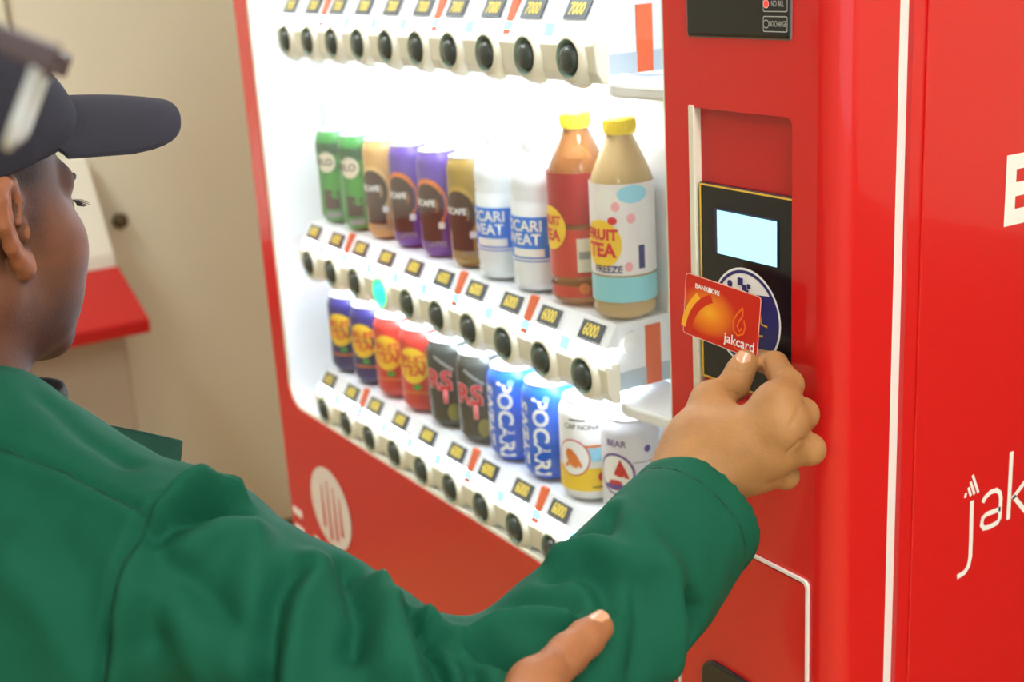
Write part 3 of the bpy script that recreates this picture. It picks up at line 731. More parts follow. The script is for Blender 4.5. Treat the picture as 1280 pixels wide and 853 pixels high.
CR = mat('card_red', (208, 44, 24), rough=.3); CY = mat('card_yellow', (250, 178, 46), rough=.3); CO = mat('card_orange', (238, 112, 30), rough=.3)
hw_, hh = .0428, .027
p, _ = rring(-hw_, hw_, -hh, hh, .0032, 5)
MB().prism([(x, y, -.0008) for x, y in p], (0, 0, .0008)).build('card_body', [card_mat()], parent=CARD)
q, _ = rring(-hw_+.0005, hw_-.0005, -hh+.0005, hh-.0005, .003, 5); n = len(p)
MB().add([(x, y, .00005) for x, y in p+q], [(i, (i+1) % n, n+(i+1) % n, n+i) for i in range(n)]).build('card_edge', mat('card_edge', (240, 214, 200), rough=.4), parent=CARD)
sw_ = MB(); o0 = (0, 0, .00008); ex, ey = (1, 0, 0), (0, 1, 0)
arcp = lambda cx_, cy_, r, a0, a1: [(cx_+r*math.cos(A(t)), cy_+r*math.sin(A(t))) for t in np.linspace(a0, a1, 16)]
on_plane(sw_, ribbon2d(arcp(.004, -.026, .0405, 112, 178), .0075), o0, ex, ey, 0)
sw_.build('card_arc', [CR], parent=CARD); sw_ = MB()
on_plane(sw_, ribbon2d(arcp(.006, -.026, .0485, 132, 174), .0062), (0, 0, .00006), ex, ey, 0)
sw_.build('card_arc', [CY], parent=CARD); sw_ = MB()
on_plane(sw_, ribbon2d([(.024, .013), (.018, .006), (.014, -.001), (.015, -.008), (.020, -.012), (.026, -.009), (.028, -.003), (.026, .003)], .0016), o0, ex, ey, 2)
sw_.build('card_flame', [CR, CY, CO], parent=CARD); sw_ = MB()
on_plane(sw_, ribbon2d([(.024, .013), (.0245, .006), (.021, .001), (.019, -.004), (.022, -.008), (.0245, -.004)], .0014), o0, ex, ey, 2)
sw_.build('card_flame', [CR, CY, CO], parent=CARD)
tx = MB()
on_plane(tx, text2d('BANK', .0058, .02), (-.0235, .0180, .0001), ex, ey); on_plane(tx, disc2d(.0021, .0026, 16), (-.0140, .0180, .0001), ex, ey)
on_plane(tx, text2d('DKI', .0058, .02), (-.0075, .0180, .0001), ex, ey)
tx.build('bank_name', PRINTW, parent=CARD); tx = MB()
on_plane(tx, text2d('jakcard', .0118, .012), (.0225, -.0175, .00012), ex, ey)
tx.build('card_name', PRINTW, parent=CARD); tx = MB()
on_plane(tx, ribbon2d(arcp(.022, -.0165, .0075, 200, 320), .0010), (0, 0, .00012), ex, ey)
tx.build('smile_arc', CO, parent=CARD)
# ------------------------------------------------------------------ the man
SKIN = vcol_mat('skin', rough=.55, bump=.25, bscale=400, sss=.12)
def unit(v): v = np.array(v, float); return v/np.linalg.norm(v)
th = A(119.0)                                    # heading of the face
F0 = np.array([math.cos(th), math.sin(th), 0]); RH = np.array([F0[1], -F0[0], 0])
pit = A(-7); FH = F0*math.cos(pit)+np.array([0, 0, 1])*math.sin(pit); UH = np.cross(RH, FH)
HM = np.stack([RH, FH, UH])                      # world -> head local
EAR = P(13, 280, .95)
HC = EAR-RH*.078+FH*.006
def H2W(p): return HC+np.asarray(p, float)@HM
HW_M = HM.astype(np.float32)
NBL = (P(-62, 560, 1.0)-HC)@HM.T
def head_sdf(pw):
    p = (pw-HC.astype(np.float32))@HW_M.T
    ax = np.stack([np.abs(p[:, 0]), p[:, 1], p[:, 2]], 1)
    d = elld(p, (0, -.012, .034), (.077, .099, .090))
    d = smin(d, elld(p, (0, .032, -.030), (.064, .064, .080)), .03)
    d = smin(d, capd(ax, (.052, -.004, -.052), (.020, .070, -.094), .022, .022), .022)
    d = smin(d, elld(p, (0, .074, -.098), (.028, .020, .018)), .02)
    d = smin(d, elld(ax, (.046, .056, -.024), (.027, .031, .032)), .02)
    d = smin(d, elld(ax, (.042, .050, -.062), (.024, .030, .032)), .025)
    d = smin(d, capd(ax, (0, .087, .024), (.040, .074, .026), .013, .012), .014)
    d = smax(d, -elld(ax, (.032, .100, .004), (.018, .014, .012)), .010)
    d = smin(d, elld(ax, (.031, .079, .004), (.0155, .0125, .0125)), .004)
    d = smin(d, chain(p, [(0, .090, .018), (0, .104, -.010), (0, .108, -.027)], [.007, .009, .011], .008), .008)
    d = smin(d, elld(ax, (.011, .100, -.032), (.009, .011, .008)), .006)
    d = smin(d, elld(p, (0, .087, -.060), (.025, .010, .006)), .005)
    d = smin(d, elld(p, (0, .085, -.071), (.021, .010, .007)), .005)
    d = smin(d, capd(p, (0, -.030, -.05), (NBL[0], NBL[1], NBL[2]), .060, .064), .035)
    # ears
    ed = unit((.52, -.85, 0)); eu = unit((0.02, -.14, 1)); en = np.cross(eu, ed)
    def ep(b, u, o=0): return np.array([.0745, .004, -.004])+ed*b+eu*u+unit((.85, .5, 0))*o
    e = chain(ax, [ep(.002, .004), ep(-.004, .020), ep(.004, .032), ep(.018, .034), ep(.029, .022), ep(.030, .004), ep(.022, -.012), ep(.011, -.024), ep(.002, -.030), ep(-.004, -.024)], [.003, .0042, .0048, .005, .005, .0048, .0048, .006, .0075, .006], .004)
    e = smin(e, chain(ax, [ep(.013, .024), ep(.020, .010), ep(.017, -.005), ep(.008, -.014)], [.003, .0036, .0036, .0036], .003), .004)
    ME = np.stack([ed, eu, np.cross(ed, eu)])
    e = smin(e, elld(ax, ep(.012, .003, -.012), (.021, .033, .0035), ME), .005)
    e = smin(e, elld(ax, ep(-.004, -.003, .001), (.0040, .0085, .0055), ME), .003)
    e = smin(e, elld(ax, ep(.003, -.026, .0), (.0090, .011, .0050), ME), .005)
    d = smin(d, e, .005)
    return d
def hand_sdf(W, elbow, mcp, pip, dip, tip, tcmc, tmcp, tip_j, ttip, sc_=1.0):
    """palm and five separate fingers from joint positions (world)"""
    R1 = [.0120, .0124, .0120, .0102]
    def f(p):
        pal = None
        for i, m in enumerate(mcp):
            e = capd(p, W, m, .021*sc_, .0125*sc_); pal = e if pal is None else smin(pal, e, .022)
        for i in range(3): pal = smin(pal, capd(p, mcp[i], mcp[i+1], .0122*sc_, .0120*sc_), .012)
        pal = smin(pal, chain(p, [W, tcmc, tmcp], [.020*sc_, .0205*sc_, .0150*sc_], .01), .022)
        pal = smin(pal, capd(p, tcmc, (np.array(mcp[0])+np.array(W))/2, .018*sc_, .017*sc_), .02)
        pal = smin(pal, capd(p, tmcp, np.array(mcp[0])*.55+np.array(W)*.45, .0125*sc_, .014*sc_), .012)
        pal = smin(pal, capd(p, W, elbow, .0255*sc_, .040*sc_), .02)
        fg = None
        for i in range(4):
            s = R1[i]*sc_
            e = chain(p, [mcp[i], pip[i], dip[i], tip[i]], [s*1.12, s, s*.88, s*.74], .004)
            fg = e if fg is None else smin(fg, e, .0045)
        d = smin(pal, fg, .015)
        th_ = chain(p, [tmcp, tip_j, ttip], [.0140*sc_, .0122*sc_, .0098*sc_], .005)
        th_ = smin(th_, np.linalg.norm(p-np.asarray(np.array(tip_j)*.45+np.array(ttip)*.55, np.float32), axis=1)-.0120*sc_, .004)
        return smin(d, th_, .008)
    return f
# --- right hand at the card
W_ = onY(868, 598, -.125)
ELB = P(604, 942, .84)
q = lambda l: [onY(*t) for t in l]
r_mcp = q([(970, 506, -.074), (976, 534, -.079), (964, 564, -.083), (942, 588, -.088)])
r_pip = q([(985, 481, -.044), (1003, 518, -.046), (1012, 562, -.050), (982, 595, -.060)])
r_dip = q([(968, 456, -.022), (994, 512, -.022), (1003, 560, -.025), (978, 596, -.038)])
r_tip = q([(944, 449, -.014), (968, 507, -.020), (974, 556, -.024), (952, 592, -.036)])
t_cmc, t_mcp, t_ip, t_tip = q([(872, 552, -.112), (889, 503, -.088), (917, 482, -.056), (931, 452, -.042)])
rhand = hand_sdf(W_, ELB, r_mcp, r_pip, r_dip, r_tip, t_cmc, t_mcp, t_ip, t_tip, .98)
lo = W_-np.array([.09, .05, .10]); hi = W_+np.array([.12, .16, .16])
cutp = W_+unit(ELB-W_)*.10
def rh(p): return smax(rhand(p), (p-cutp.astype(np.float32))@unit(ELB-W_).astype(np.float32), .004)
hv, hq = sculpt(rh, lo, hi, .0013)
hv = relax(hv, hq, 2)
def trace_on(px, py, f):
    r = ray(px, py); r = r/np.linalg.norm(r); t = .5
    for _ in range(150):
        d = float(f((CC+r*t)[None].astype(np.float32))[0])
        if d < .0003: return CC+r*t
        t += max(d*.8, .0004)
    return None
def crease(v, q_, f, lines):
    n_ = vnormals(v, q_); dd = np.zeros(len(v))
    for pts, h, w_ in lines:
        c = [x for x in (trace_on(*p_, f) for p_ in pts) if x is not None]
        if len(c) > 1: dd += h*np.exp(-(polydist(v, c)/w_)**2)
    return v+n_*dd[:, None]
hv = crease(hv, hq, rh, [([(957, 441), (953, 452), (957, 464)], -.0012, .0016), ([(986, 459), (975, 466), (966, 474)], -.0012, .0016), ([(908, 489), (924, 494), (941, 489)], -.0010, .0018),
    ([(1003, 496), (998, 512), (990, 530)], -.0014, .0022), ([(1015, 545), (1000, 552), (985, 566)], -.0014, .0022), ([(962, 604), (985, 596), (1005, 590)], -.0012, .0020), ([(914, 462), (925, 466), (938, 464)], -.0006, .0012)])
# --- head and neck
hl = HC-np.array([.13, .15, .20]); hh_ = HC+np.array([.13, .15, .15])
fv, fq = sculpt(head_sdf, hl, hh_, .0018)
# --- torso core, arms: joined inside the clothing
SHO = P(226, 732, .90); NB = P(-62, 560, 1.0); TRP = P(-14, 548, .95)
LSH = np.array([NB[0]-.19, NB[1]-.03, NB[2]-.03]); LEL = LSH+np.array([-.05, .0, -.28]); LWR = LEL+np.array([.02, .10, -.22])
def core(p):
    d = capd(p, NB-np.array([0, 0, -.03]), NB-np.array([0, 0, .05]), .055, .07)
    d = smin(d, elld(p, NB-np.array([0, .0, .22]), (.15, .09, .22)), .05)
    d = smin(d, elld(p, NB-np.array([0, -.01, .45]), (.14, .09, .16)), .05)
    d = smin(d, capd(p, NB-np.array([0, 0, .06]), SHO, .05, .045), .04); d = smin(d, capd(p, NB-np.array([0, 0, .06]), LSH, .05, .045), .04)
    d = smin(d, capd(p, SHO, ELB, .045, .038), .02); d = smin(d, capd(p, ELB, W_+unit(ELB-W_)*.06, .038, .028), .02)
    d = smin(d, capd(p, LSH, LEL, .045, .038), .02); d = smin(d, capd(p, LEL, LWR, .036, .025), .02)
    for s in (-1, 1): d = smin(d, capd(p, NB+np.array([s*.085, .0, -.55]), np.array([NB[0]+s*.09, NB[1]-.01, .10]), .075, .045), .03)
    return d
cv_, cq_ = sculpt(core, (NB[0]-.42, NB[1]-.25, .03), (NB[0]+.40, NB[1]+.45, NB[2]+.12), .010)
# left hand hanging relaxed by the thigh
lx = np.array([LWR[0], LWR[1], LWR[2]])
def lj(*l): return [lx+np.array(t) for t in l]
lm = lj((.0, .045, -.075), (.0, .022, -.085), (.0, -.001, -.083), (.0, -.022, -.076)); lp = lj((.008, .058, -.115), (.010, .030, -.128), (.010, .0, -.124), (.008, -.027, -.108))
ld = lj((.024, .062, -.132), (.028, .032, -.147), (.027, .0, -.142), (.022, -.028, -.122)); lt = lj((.040, .060, -.140), (.046, .031, -.153), (.044, .0, -.148), (.036, -.028, -.128))
lt4 = lj((.012, .028, -.022), (.020, .052, -.045), (.024, .060, -.070), (.026, .062, -.092))
lhand = hand_sdf(lx, LEL, lm, lp, ld, lt, *lt4)
lcut = lx+unit(LEL-lx)*.05
lv, lq = sculpt(lambda p: smax(lhand(p), (p-lcut.astype(np.float32))@unit(LEL-lx).astype(np.float32), .004), lx-np.array([.06, .07, .18]), lx+np.array([.08, .10, .08]), .0025)
bv = np.concatenate([fv, hv, cv_, lv]); bq = np.concatenate([fq, hq+len(fv), cq_+len(fv)+len(hv), lq+len(fv)+len(hv)+len(cv_)])
# skin colour: face darker, stubble mixed with painted-in shade on jaw and lip, cropped hair behind the temple
face = np.array(lin(122, 77, 54)[:3]); hnd = np.array(lin(180, 128, 78)[:3]); stub_shade = np.array(lin(72, 52, 46)[:3]); hair = np.array(lin(44, 36, 34)[:3])
tint = np.tile(hnd, (len(bv), 1))
pl_ = (fv-HC)@HM.T
tf = np.tile(face, (len(fv), 1))
sm = lambda x, a, b: np.clip((x-a)/(b-a), 0, 1)
rng = np.random.default_rng(3); nz = rng.random(len(fv))
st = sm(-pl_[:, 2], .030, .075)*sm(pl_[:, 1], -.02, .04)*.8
tf = tf*(1-st[:, None])+stub_shade*st[:, None]
earm = (np.abs(pl_[:, 0]) > .0775)
hm = sm(pl_[:, 2], -.004, .030)*sm(-pl_[:, 1], -.052, -.022)*(~earm)*.80
hm = np.maximum(hm, sm(-pl_[:, 1], .02, .045)*sm(pl_[:, 2], -.055, -.035)*(~earm)*.9)
sb = np.exp(-((pl_[:, 1]-.022)/.012)**2)*sm(pl_[:, 2], -.03, .0)*(~earm)*.6
hm = np.clip(np.maximum(hm, sb)*(.8+.4*nz), 0, 1)
tf = tf*(1-hm[:, None])+hair*hm[:, None]
lip = np.exp(-((pl_[:, 2]+.0675)/.009)**2)*(pl_[:, 1] > .085)*(np.abs(pl_[:, 0]) < .026)*.5
tf = tf*(1-lip[:, None])+np.array(lin(150, 82, 74)[:3])*lip[:, None]
er = earm*.75
tf = tf*(1-er[:, None])+np.array(lin(172, 104, 68)[:3])*er[:, None]
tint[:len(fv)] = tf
PER = empty('person', (NB[0], NB[1], 0)); tag(PER, 'man in a dark cap and green work jacket holding out a card', 'person')
PO = np.array([NB[0], NB[1], 0])
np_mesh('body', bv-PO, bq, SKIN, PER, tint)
def pb(mb, name, m, **k):
    mb.v = [tuple(np.array(v)-PO) for v in mb.v]; return mb.build(name, m, parent=PER, **k)
# thumb nail and index nail
def nail(par, a, b, face_dir, wd, ln, off, builder):
    """rounded nail plate near the tip b of a finger segment a-b, facing face_dir"""
    t = unit(np.array(b)-np.array(a)); n_ = unit(face_dir-t*np.dot(face_dir, t)); s = np.cross(t, n_)
    c = np.array(b)+n_*off-t*.003
    mb = MB(); vs = []; N = 9; K = 7
    for i in range(N):
        u = -1+2*i/(N-1)
        for k in range(K):
            v = -1+2*k/(K-1); x = v*wd*(1-.18*max(0, u)**2-.10*u*u)
            vs.append(c+t*(u*ln)+s*x-n_*(x*x/(wd*1.8)+.0012*max(0, u)))
    mb.add(vs, [(i*K+k, i*K+k+1, (i+1)*K+k+1, (i+1)*K+k) for i in range(N-1) for k in range(K-1)])
    return builder(mb)
NAILM = mat('nail', (206, 152, 118), rough=.25)
cdir = unit(CC-t_tip)
nail(None, t_ip, t_tip, unit(cdir+np.array([-.1, -.2, .35])), .0066, .0078, .0116, lambda mb: pb(mb, 'thumbnail', NAILM, smooth=True))
# eyes, lashes, brows
EYE = mat('eye_white', (214, 206, 198), rough=.15); IRIS = mat('iris_dark', (38, 24, 18), rough=.1); LASH = mat('lash_black', (20, 17, 17), rough=.6)
for s in (-1, 1):
    mb = MB(); c = H2W((s*.031, .0790, .004))
    for j in range(9):
        for i in range(12):
            a = math.pi*j/8; b = 2*math.pi*i/12
            mb.v.append(tuple(c+(.0126*(RH*math.sin(a)*math.cos(b)+UH*math.sin(a)*math.sin(b)+FH*math.cos(a)))))
    for j in range(8):
        for i in range(12):
            mb.f.append((j*12+i, (j+1)*12+i, (j+1)*12+(i+1) % 12, j*12+(i+1) % 12)); mb.m.append(1 if j < 2 else 0)
    pb(mb, 'eye', [EYE, IRIS], smooth=True)
    lashes = MB()
    for k in range(13):
        u = -1+2*k/12; b0 = np.array([s*(.031+.0150*u), .0925-.006*u*u, .0085-.003*u*u]); 
        lashes.tube([H2W(b0), H2W(b0+np.array([s*.002*(u+.6), .004, -.0008])), H2W(b0+np.array([s*.0040*(u+.6), .0080, .0006]))], [.0006, .0005, .0002], 5)
    pb(lashes, 'eyelash', LASH)
    br_ = MB()
    br_.tube([H2W((s*x, y, z)) for x, y, z in [(.014, .098, .021), (.026, .097, .026), (.040, .089, .028), (.051, .076, .023)]], [.0030, .0038, .0034, .0014], 8)
    pb(br_, 'eyebrow', LASH, smooth=True)

# --- cap
CAPM = mat('cap_cloth', (46, 44, 52), rough=.9, bump=.3, bscale=900, var=.10, vscale=25, spec=.2)
cz0 = .044
thc = A(104.0)                                  # the cap sits turned a little to his right
FC0 = np.array([math.cos(thc), math.sin(thc), 0]); RC = np.array([FC0[1], -FC0[0], 0]); FC = FC0*math.cos(pit)+np.array([0, 0, 1])*math.sin(pit); UC = np.cross(RC, FC)
CM3 = np.stack([RC, FC, UC]); CAP_M = CM3.astype(np.float32)
def C2W(p): return HC+np.asarray(p, float)@CM3
def cap_sdf(pw):
    p = (pw-HC.astype(np.float32))@CAP_M.T
    d = elld(p, (0, -.010, .040), (.0875, .109, .0955))
    d = smin(d, elld(p, (0, .018, .062), (.074, .080, .070)), .03)
    e = d
    cut = .034+.34*p[:, 1]-p[:, 2]
    e = smax(e, cut, .002)
    # panel seams
    ang = np.arctan2(p[:, 0], p[:, 1]+.010); sgap = np.abs(((ang+math.pi/6) % (math.pi/3))-math.pi/6)*.09
    return e+.0006*np.exp(-(sgap/.003)**2)
kv, kq = sculpt(cap_sdf, C2W((0, 0, .07))-np.array([.15, .15, .11]), C2W((0, 0, .07))+np.array([.15, .15, .13]), .0022)
CAP = np_mesh('cap', relax(kv, kq, 1)-PO, kq, CAPM, PER)
mb = MB(); NU, NV = 36, 14; vs = []
for side_ in (0, 1):
    for j in range(NV+1):
        v = j/NV
        for i in range(NU+1):
            u = -1+2*i/NU; a = u*1.00
            x0, y0 = .0855*math.sin(a), -.010+.1065*math.cos(a)
            ln = .088*(1-abs(u)**7)**.5+.012*abs(u) if abs(u) < 1 else .012
            x = x0*(1+.10*v); y = y0+v*ln
            if j == 0: x *= .72; y = -.010+(y+.010)*.72
            z = .092-.042*(x/.08)**2-.02*max(0, y-.06)+(.008*v*(1-v))
            vs.append(C2W((x, y, z-.0032*side_)))
n1 = (NU+1)*(NV+1); fs = []
for j in range(NV):
    for i in range(NU):
        a = j*(NU+1)+i; qd = (a, a+1, a+NU+2, a+NU+1); fs += [qd[::-1], tuple(k+n1 for k in qd)]
for i in range(NU): a = NV*(NU+1)+i; fs.append((a, a+1, a+1+n1, a+n1))
mb.add(vs, fs); mb.v = [tuple(np.array(v)-PO) for v in mb.v]
BR = mb.build('brim', CAPM, parent=CAP, smooth=True, auto=50)
tb = MB().lathe([(0, .004), (.005, .0035), (.008, .001), (.008, -.002)], 16); tb.v = [tuple(C2W(np.array(v)+np.array([0, -.010, .1355]))-PO) for v in tb.v]
tb.build('top_button', CAPM, parent=CAP, smooth=True)

# --- jacket
JGREEN = mat('jacket_cloth', (4, 80, 57), rough=.8, bump=.25, bscale=1300, var=.05, vscale=30, spec=.25)
JDARK = mat('jacket_seam_shade', (6, 62, 46), rough=.85)  # darker green for seams; on the lapel it paints in shadow
CUF = P(880, 636, 1.005)                        # centre of the cuff opening
cax = unit(CUF-ELB)
def jacket_sdf(p):
    d = elld(p, NB-np.array([.0, .03, .25]), (.215, .135, .27))
    d = smin(d, elld(p, NB-np.array([0, .01, .50]), (.19, .135, .24)), .08)
    d = smin(d, capd(p, NB+np.array([0, -.005, -.045]), SHO+np.array([-.01, -.01, -.005]), .078, .070), .05)
    d = smin(d, capd(p, TRP, SHO+np.array([-.01, -.01, .0]), .052, .064), .05)
    d = smin(d, capd(p, NB+np.array([0, -.005, -.05]), LSH, .075, .068), .05)
    d = smin(d, elld(p, SHO*.6+NB*.4+np.array([-.02, -.05, -.10]), (.13, .085, .14)), .06)
    d = smin(d, capd(p, LSH, LEL, .068, .058), .04); d = smin(d, capd(p, LEL, LWR, .056, .046), .03)
    arm = capd(p, SHO, ELB, .072, .064)
    arm = smin(arm, capd(p, ELB, CUF-cax*.01, .066, .0520), .03)
    # open the cuff
    al = (p-CUF.astype(np.float32))@cax.astype(np.float32)
    arm = smax(arm, al, .003)
    inner = capd(p, CUF-cax*.07, CUF+cax*.05, .0445, .0475)
    arm = smax(arm, -inner, .003)
    d = smin(d, arm, .03)
    d = smax(d, -capd(p, NB+np.array([0, .01, -.02]), H2W((0, -.02, -.05)), .068, .070), .006)   # neck hole
    return d
jv, jq = sculpt(jacket_sdf, (NB[0]-.36, NB[1]-.26, NB[2]-.62), (NB[0]+.42, NB[1]+.50, NB[2]+.08), .0036)
def trace(px, py, f=jacket_sdf):
    """first hit of the photograph's sight line with the cloth"""
    r = ray(px, py); r = r/np.linalg.norm(r); t = .35
    for _ in range(120):
        d = float(f((CC+r*t)[None].astype(np.float32))[0])
        if d < .0004: break
        t += max(d*.8, .0006)
        if t > 2: return None
    return CC+r*t
def curve(pts):
    l = [trace(*p) for p in pts]; return [x for x in l if x is not None]
jn = vnormals(jv, jq)
disp = np.zeros(len(jv))
FOLDS = []   # (pixel polyline, height, width): ridges > 0, valleys < 0
def fold(pts, h, w_):
    global disp
    c = curve(pts)
    if len(c) < 2: return
    disp = disp+h*2.6*np.exp(-(polydist(jv, c)/(w_*.9))**2)
# sleeve head and armhole seam, yoke seam
ARMH = [(292, 604), (262, 596), (228, 604), (204, 622), (186, 642), (166, 672), (149, 703), (139, 740), (133, 772), (131, 812), (130, 860)]
YOKE = [(-20, 552), (0, 560), (50, 578), (101, 600), (145, 622), (184, 642)]
fold(ARMH, -.0045, .0045); fold([(x+14, y+6) for x, y in ARMH[2:]], .0040, .012); fold(YOKE, -.0030, .0035); fold([(x, y+9) for x, y in YOKE], .0020, .009)
fold([(196, 664), (215, 648), (239, 638), (268, 631), (292, 630)], -.0085, .011)
fold([(205, 640), (228, 622), (258, 614), (290, 614)], .0055, .012)
fold([(230, 690), (280, 665), (310, 668)], .0050, .014)
fold([(370, 722), (350, 752), (342, 790), (334, 860)], -.0075, .011); fold([(388, 715), (372, 750), (366, 790), (362, 860)], .0060, .014); fold([(318, 700), (312, 760), (300, 830)], .0040, .018)
fold([(212, 700), (262, 745), (310, 800)], -.0030, .011); fold([(190, 730), (235, 790), (262, 860)], .0030, .016); fold([(180, 690), (200, 740), (190, 800)], -.0025, .012)
fold([(436, 712), (446, 742), (452, 775), (440, 815)], -.0060, .010); fold([(470, 735), (480, 775), (488, 830)], .0055, .013)
fold([(514, 772), (534, 806), (552, 860)], -.0090, .0075); fold([(530, 772), (552, 790), (578, 812)], .0055, .008)
fold([(548, 790), (575, 812), (592, 832), (596, 865)], -.0075, .007); fold([(498, 765), (516, 800), (530, 850)], .0040, .010)
fold([(590, 800), (622, 812), (660, 830), (690, 846)], -.0080, .009); fold([(584, 795), (625, 786), (662, 778), (706, 776)], .0055, .008)
fold([(640, 752), (680, 745), (716, 748)], -.0050, .013)
fold([(690, 712), (725, 705), (752, 722), (764, 750)], -.0055, .011); fold([(700, 694), (740, 684), (775, 700)], .0040, .012)
fold([(724, 676), (754, 665), (766, 646)], -.0045, .008); fold([(770, 640), (800, 660), (815, 700)], .0030, .014)
fold([(862, 752), (872, 770), (868, 792)], -.0075, .009); fold([(835, 715), (845, 770), (838, 830)], .0035, .014); fold([(800, 735), (806, 790), (800, 840)], -.0030, .012)
fold([(40, 640), (95, 720), (120, 800)], -.0025, .020); fold([(10, 700), (70, 770), (100, 850)], .0030, .022); fold([(60, 500), (110, 545), (160, 575)], -.0020, .010)
# cuff hem stitch line running round the sleeve
al_ = (jv-CUF)@cax; rad = np.linalg.norm(jv-CUF-np.outer(al_, cax), axis=1)
onc = (rad < .075)
disp -= onc*.0018*np.exp(-((al_+.024)/.0022)**2); disp += onc*.0012*np.exp(-((al_+.012)/.008)**2)
# long soft billows in the cloth
def vnoise(p, s, seed):
    r = np.random.default_rng(seed); o = 0
    for k in range(5):
        d_ = unit(r.normal(size=3)); o = o+np.sin(p@d_*s*(1+.5*k)+r.random()*6.28)/(1+.6*k)
    return o
disp += .0012*vnoise(jv, 34, 1)+.0005*vnoise(jv, 95, 2)
near = np.clip((.20-np.abs(jv[:, 2]-1.25))/.1, 0, 1)
jv2 = jv+jn*disp[:, None]
jv2 = relax(jv2, jq, 1, .4)
JK = np_mesh('jacket', jv2-PO, jq, JGREEN, PER)
# seam cords along armhole and yoke
def seam(pts, nm, rr=.0012, m=JDARK):
    c = curve(pts)
    if len(c) < 2: return
    out = []
    for a in c:
        k = np.argmin(((jv-a)**2).sum(1)); out.append(jv2[k]+jn[k]*.0002)
    mb = MB().tube(out, rr, 6); mb.v = [tuple(np.array(v)-PO) for v in mb.v]; mb.build(nm, m, parent=JK, smooth=True)
def dense(pts, n=6):
    o = []
    for a, b in zip(pts[:-1], pts[1:]):
        for i in range(n): o.append((a[0]+(b[0]-a[0])*i/n, a[1]+(b[1]-a[1])*i/n))
    return o+[pts[-1]]
seam(dense(ARMH), 'armhole_seam', .0007); seam(dense(YOKE), 'yoke_seam', .0006)
ca1 = unit(np.cross(cax, [0, 0, 1])); ca2 = np.cross(cax, ca1); cpt = []
for k in range(49):
    a = 2*math.pi*k/48; dv = ca1*math.cos(a)+ca2*math.sin(a); o_ = CUF-cax*.024; rr_ = .085
    while rr_ > .03 and float(jacket_sdf((o_+dv*rr_)[None].astype(np.float32))[0]) > .0003: rr_ -= .0006
    k_ = np.argmin(((jv-(o_+dv*rr_))**2).sum(1)); cpt.append(jv2[k_]-dv*np.dot(jv2[k_]-o_, dv)+dv*(np.dot(jv2[k_]-o_, dv)+.0001)-cax*np.dot(jv2[k_]-o_, cax))
mb = MB().tube(cpt[:-1], .0006, 6, closed=True); mb.v = [tuple(np.array(v)-PO) for v in mb.v]; mb.build('cuff_seam', JDARK, parent=JK, smooth=True)
# standing collar round the neck and the turned-up lapel at the far chest
nax = unit(H2W((0, -.03, -.05))-NB); cb_ = NB+np.array([0, .012, .0])+nax*.02
e1 = unit(np.cross(nax, [0, 1, 0])); e2 = np.cross(nax, e1)
mb = MB(); N = 40; vs = []
prof = [(.074, -.030), (.079, .006), (.0775, .012), (.0745, .011), (.068, -.028)]
for r_c, h_ in prof:
    for i in range(N):
        a = 2*math.pi*i/N; vs.append(cb_+e1*(r_c*math.cos(a)*1.05)+e2*(r_c*math.sin(a))+nax*h_)
fs = []; cm_ = []
for j in range(len(prof)-1):
    for i in range(N): fs.append((j*N+i, j*N+(i+1) % N, (j+1)*N+(i+1) % N, (j+1)*N+i))
mb.add(vs, fs); mb.m = [0]*N+[1]*(3*N); mb.v = [tuple(np.array(v)-PO) for v in mb.v]
mb.build('collar', [JGREEN, mat('collar_lining', (38, 34, 36), rough=.9)], parent=JK, smooth=True)
lp_ = [P(*t) for t in [(112, 536, 1.02), (135, 531, 1.02), (182, 540, 1.03), (229, 551, 1.04), (226, 580, 1.03), (190, 590, 1.02), (130, 590, 1.01)]]
mb = MB().prism(lp_, -unit(ray(170, 555))*-.004); mb.v = [tuple(np.array(v)-PO) for v in mb.v]
mb.build('lapel', JDARK, parent=JK, bevel=.0015)  # lapel's shadow is put into its colour
# trousers and shoes, below the picture
def trousers(p):
    d = None
    for s in (-1, 1):
        e = capd(p, NB+np.array([s*.085, -.0, -.52]), np.array([NB[0]+s*.095, NB[1]-.01, .06]), .105, .075); d = e if d is None else smin(d, e, .03)
    d = smin(d, elld(p, NB+np.array([0, -.0, -.56]), (.185, .13, .14)), .05)
    return smax(d, .045-p[:, 2], .01)
tv, tq = sculpt(trousers, (NB[0]-.28, NB[1]-.2, .02), (NB[0]+.28, NB[1]+.2, NB[2]-.38), .010)
np_mesh('trousers', tv-PO, tq, mat('trouser_cloth', (22, 60, 52), rough=.85), PER)
for s in (-1, 1):
    c = np.array([NB[0]+s*.095, NB[1]+.03, 0])
    sv, sq = sculpt(lambda p: smax(smin(elld(p, c+np.array([0, .06, .035]), (.048, .10, .045)), elld(p, c+np.array([0, -.04, .05]), (.043, .07, .06)), .03), -p[:, 2], .004), c+np.array([-.07, -.14, -.01]), c+np.array([.07, .20, .14]), .006)
    np_mesh('shoe', sv-PO, sq, BLACK, PER)

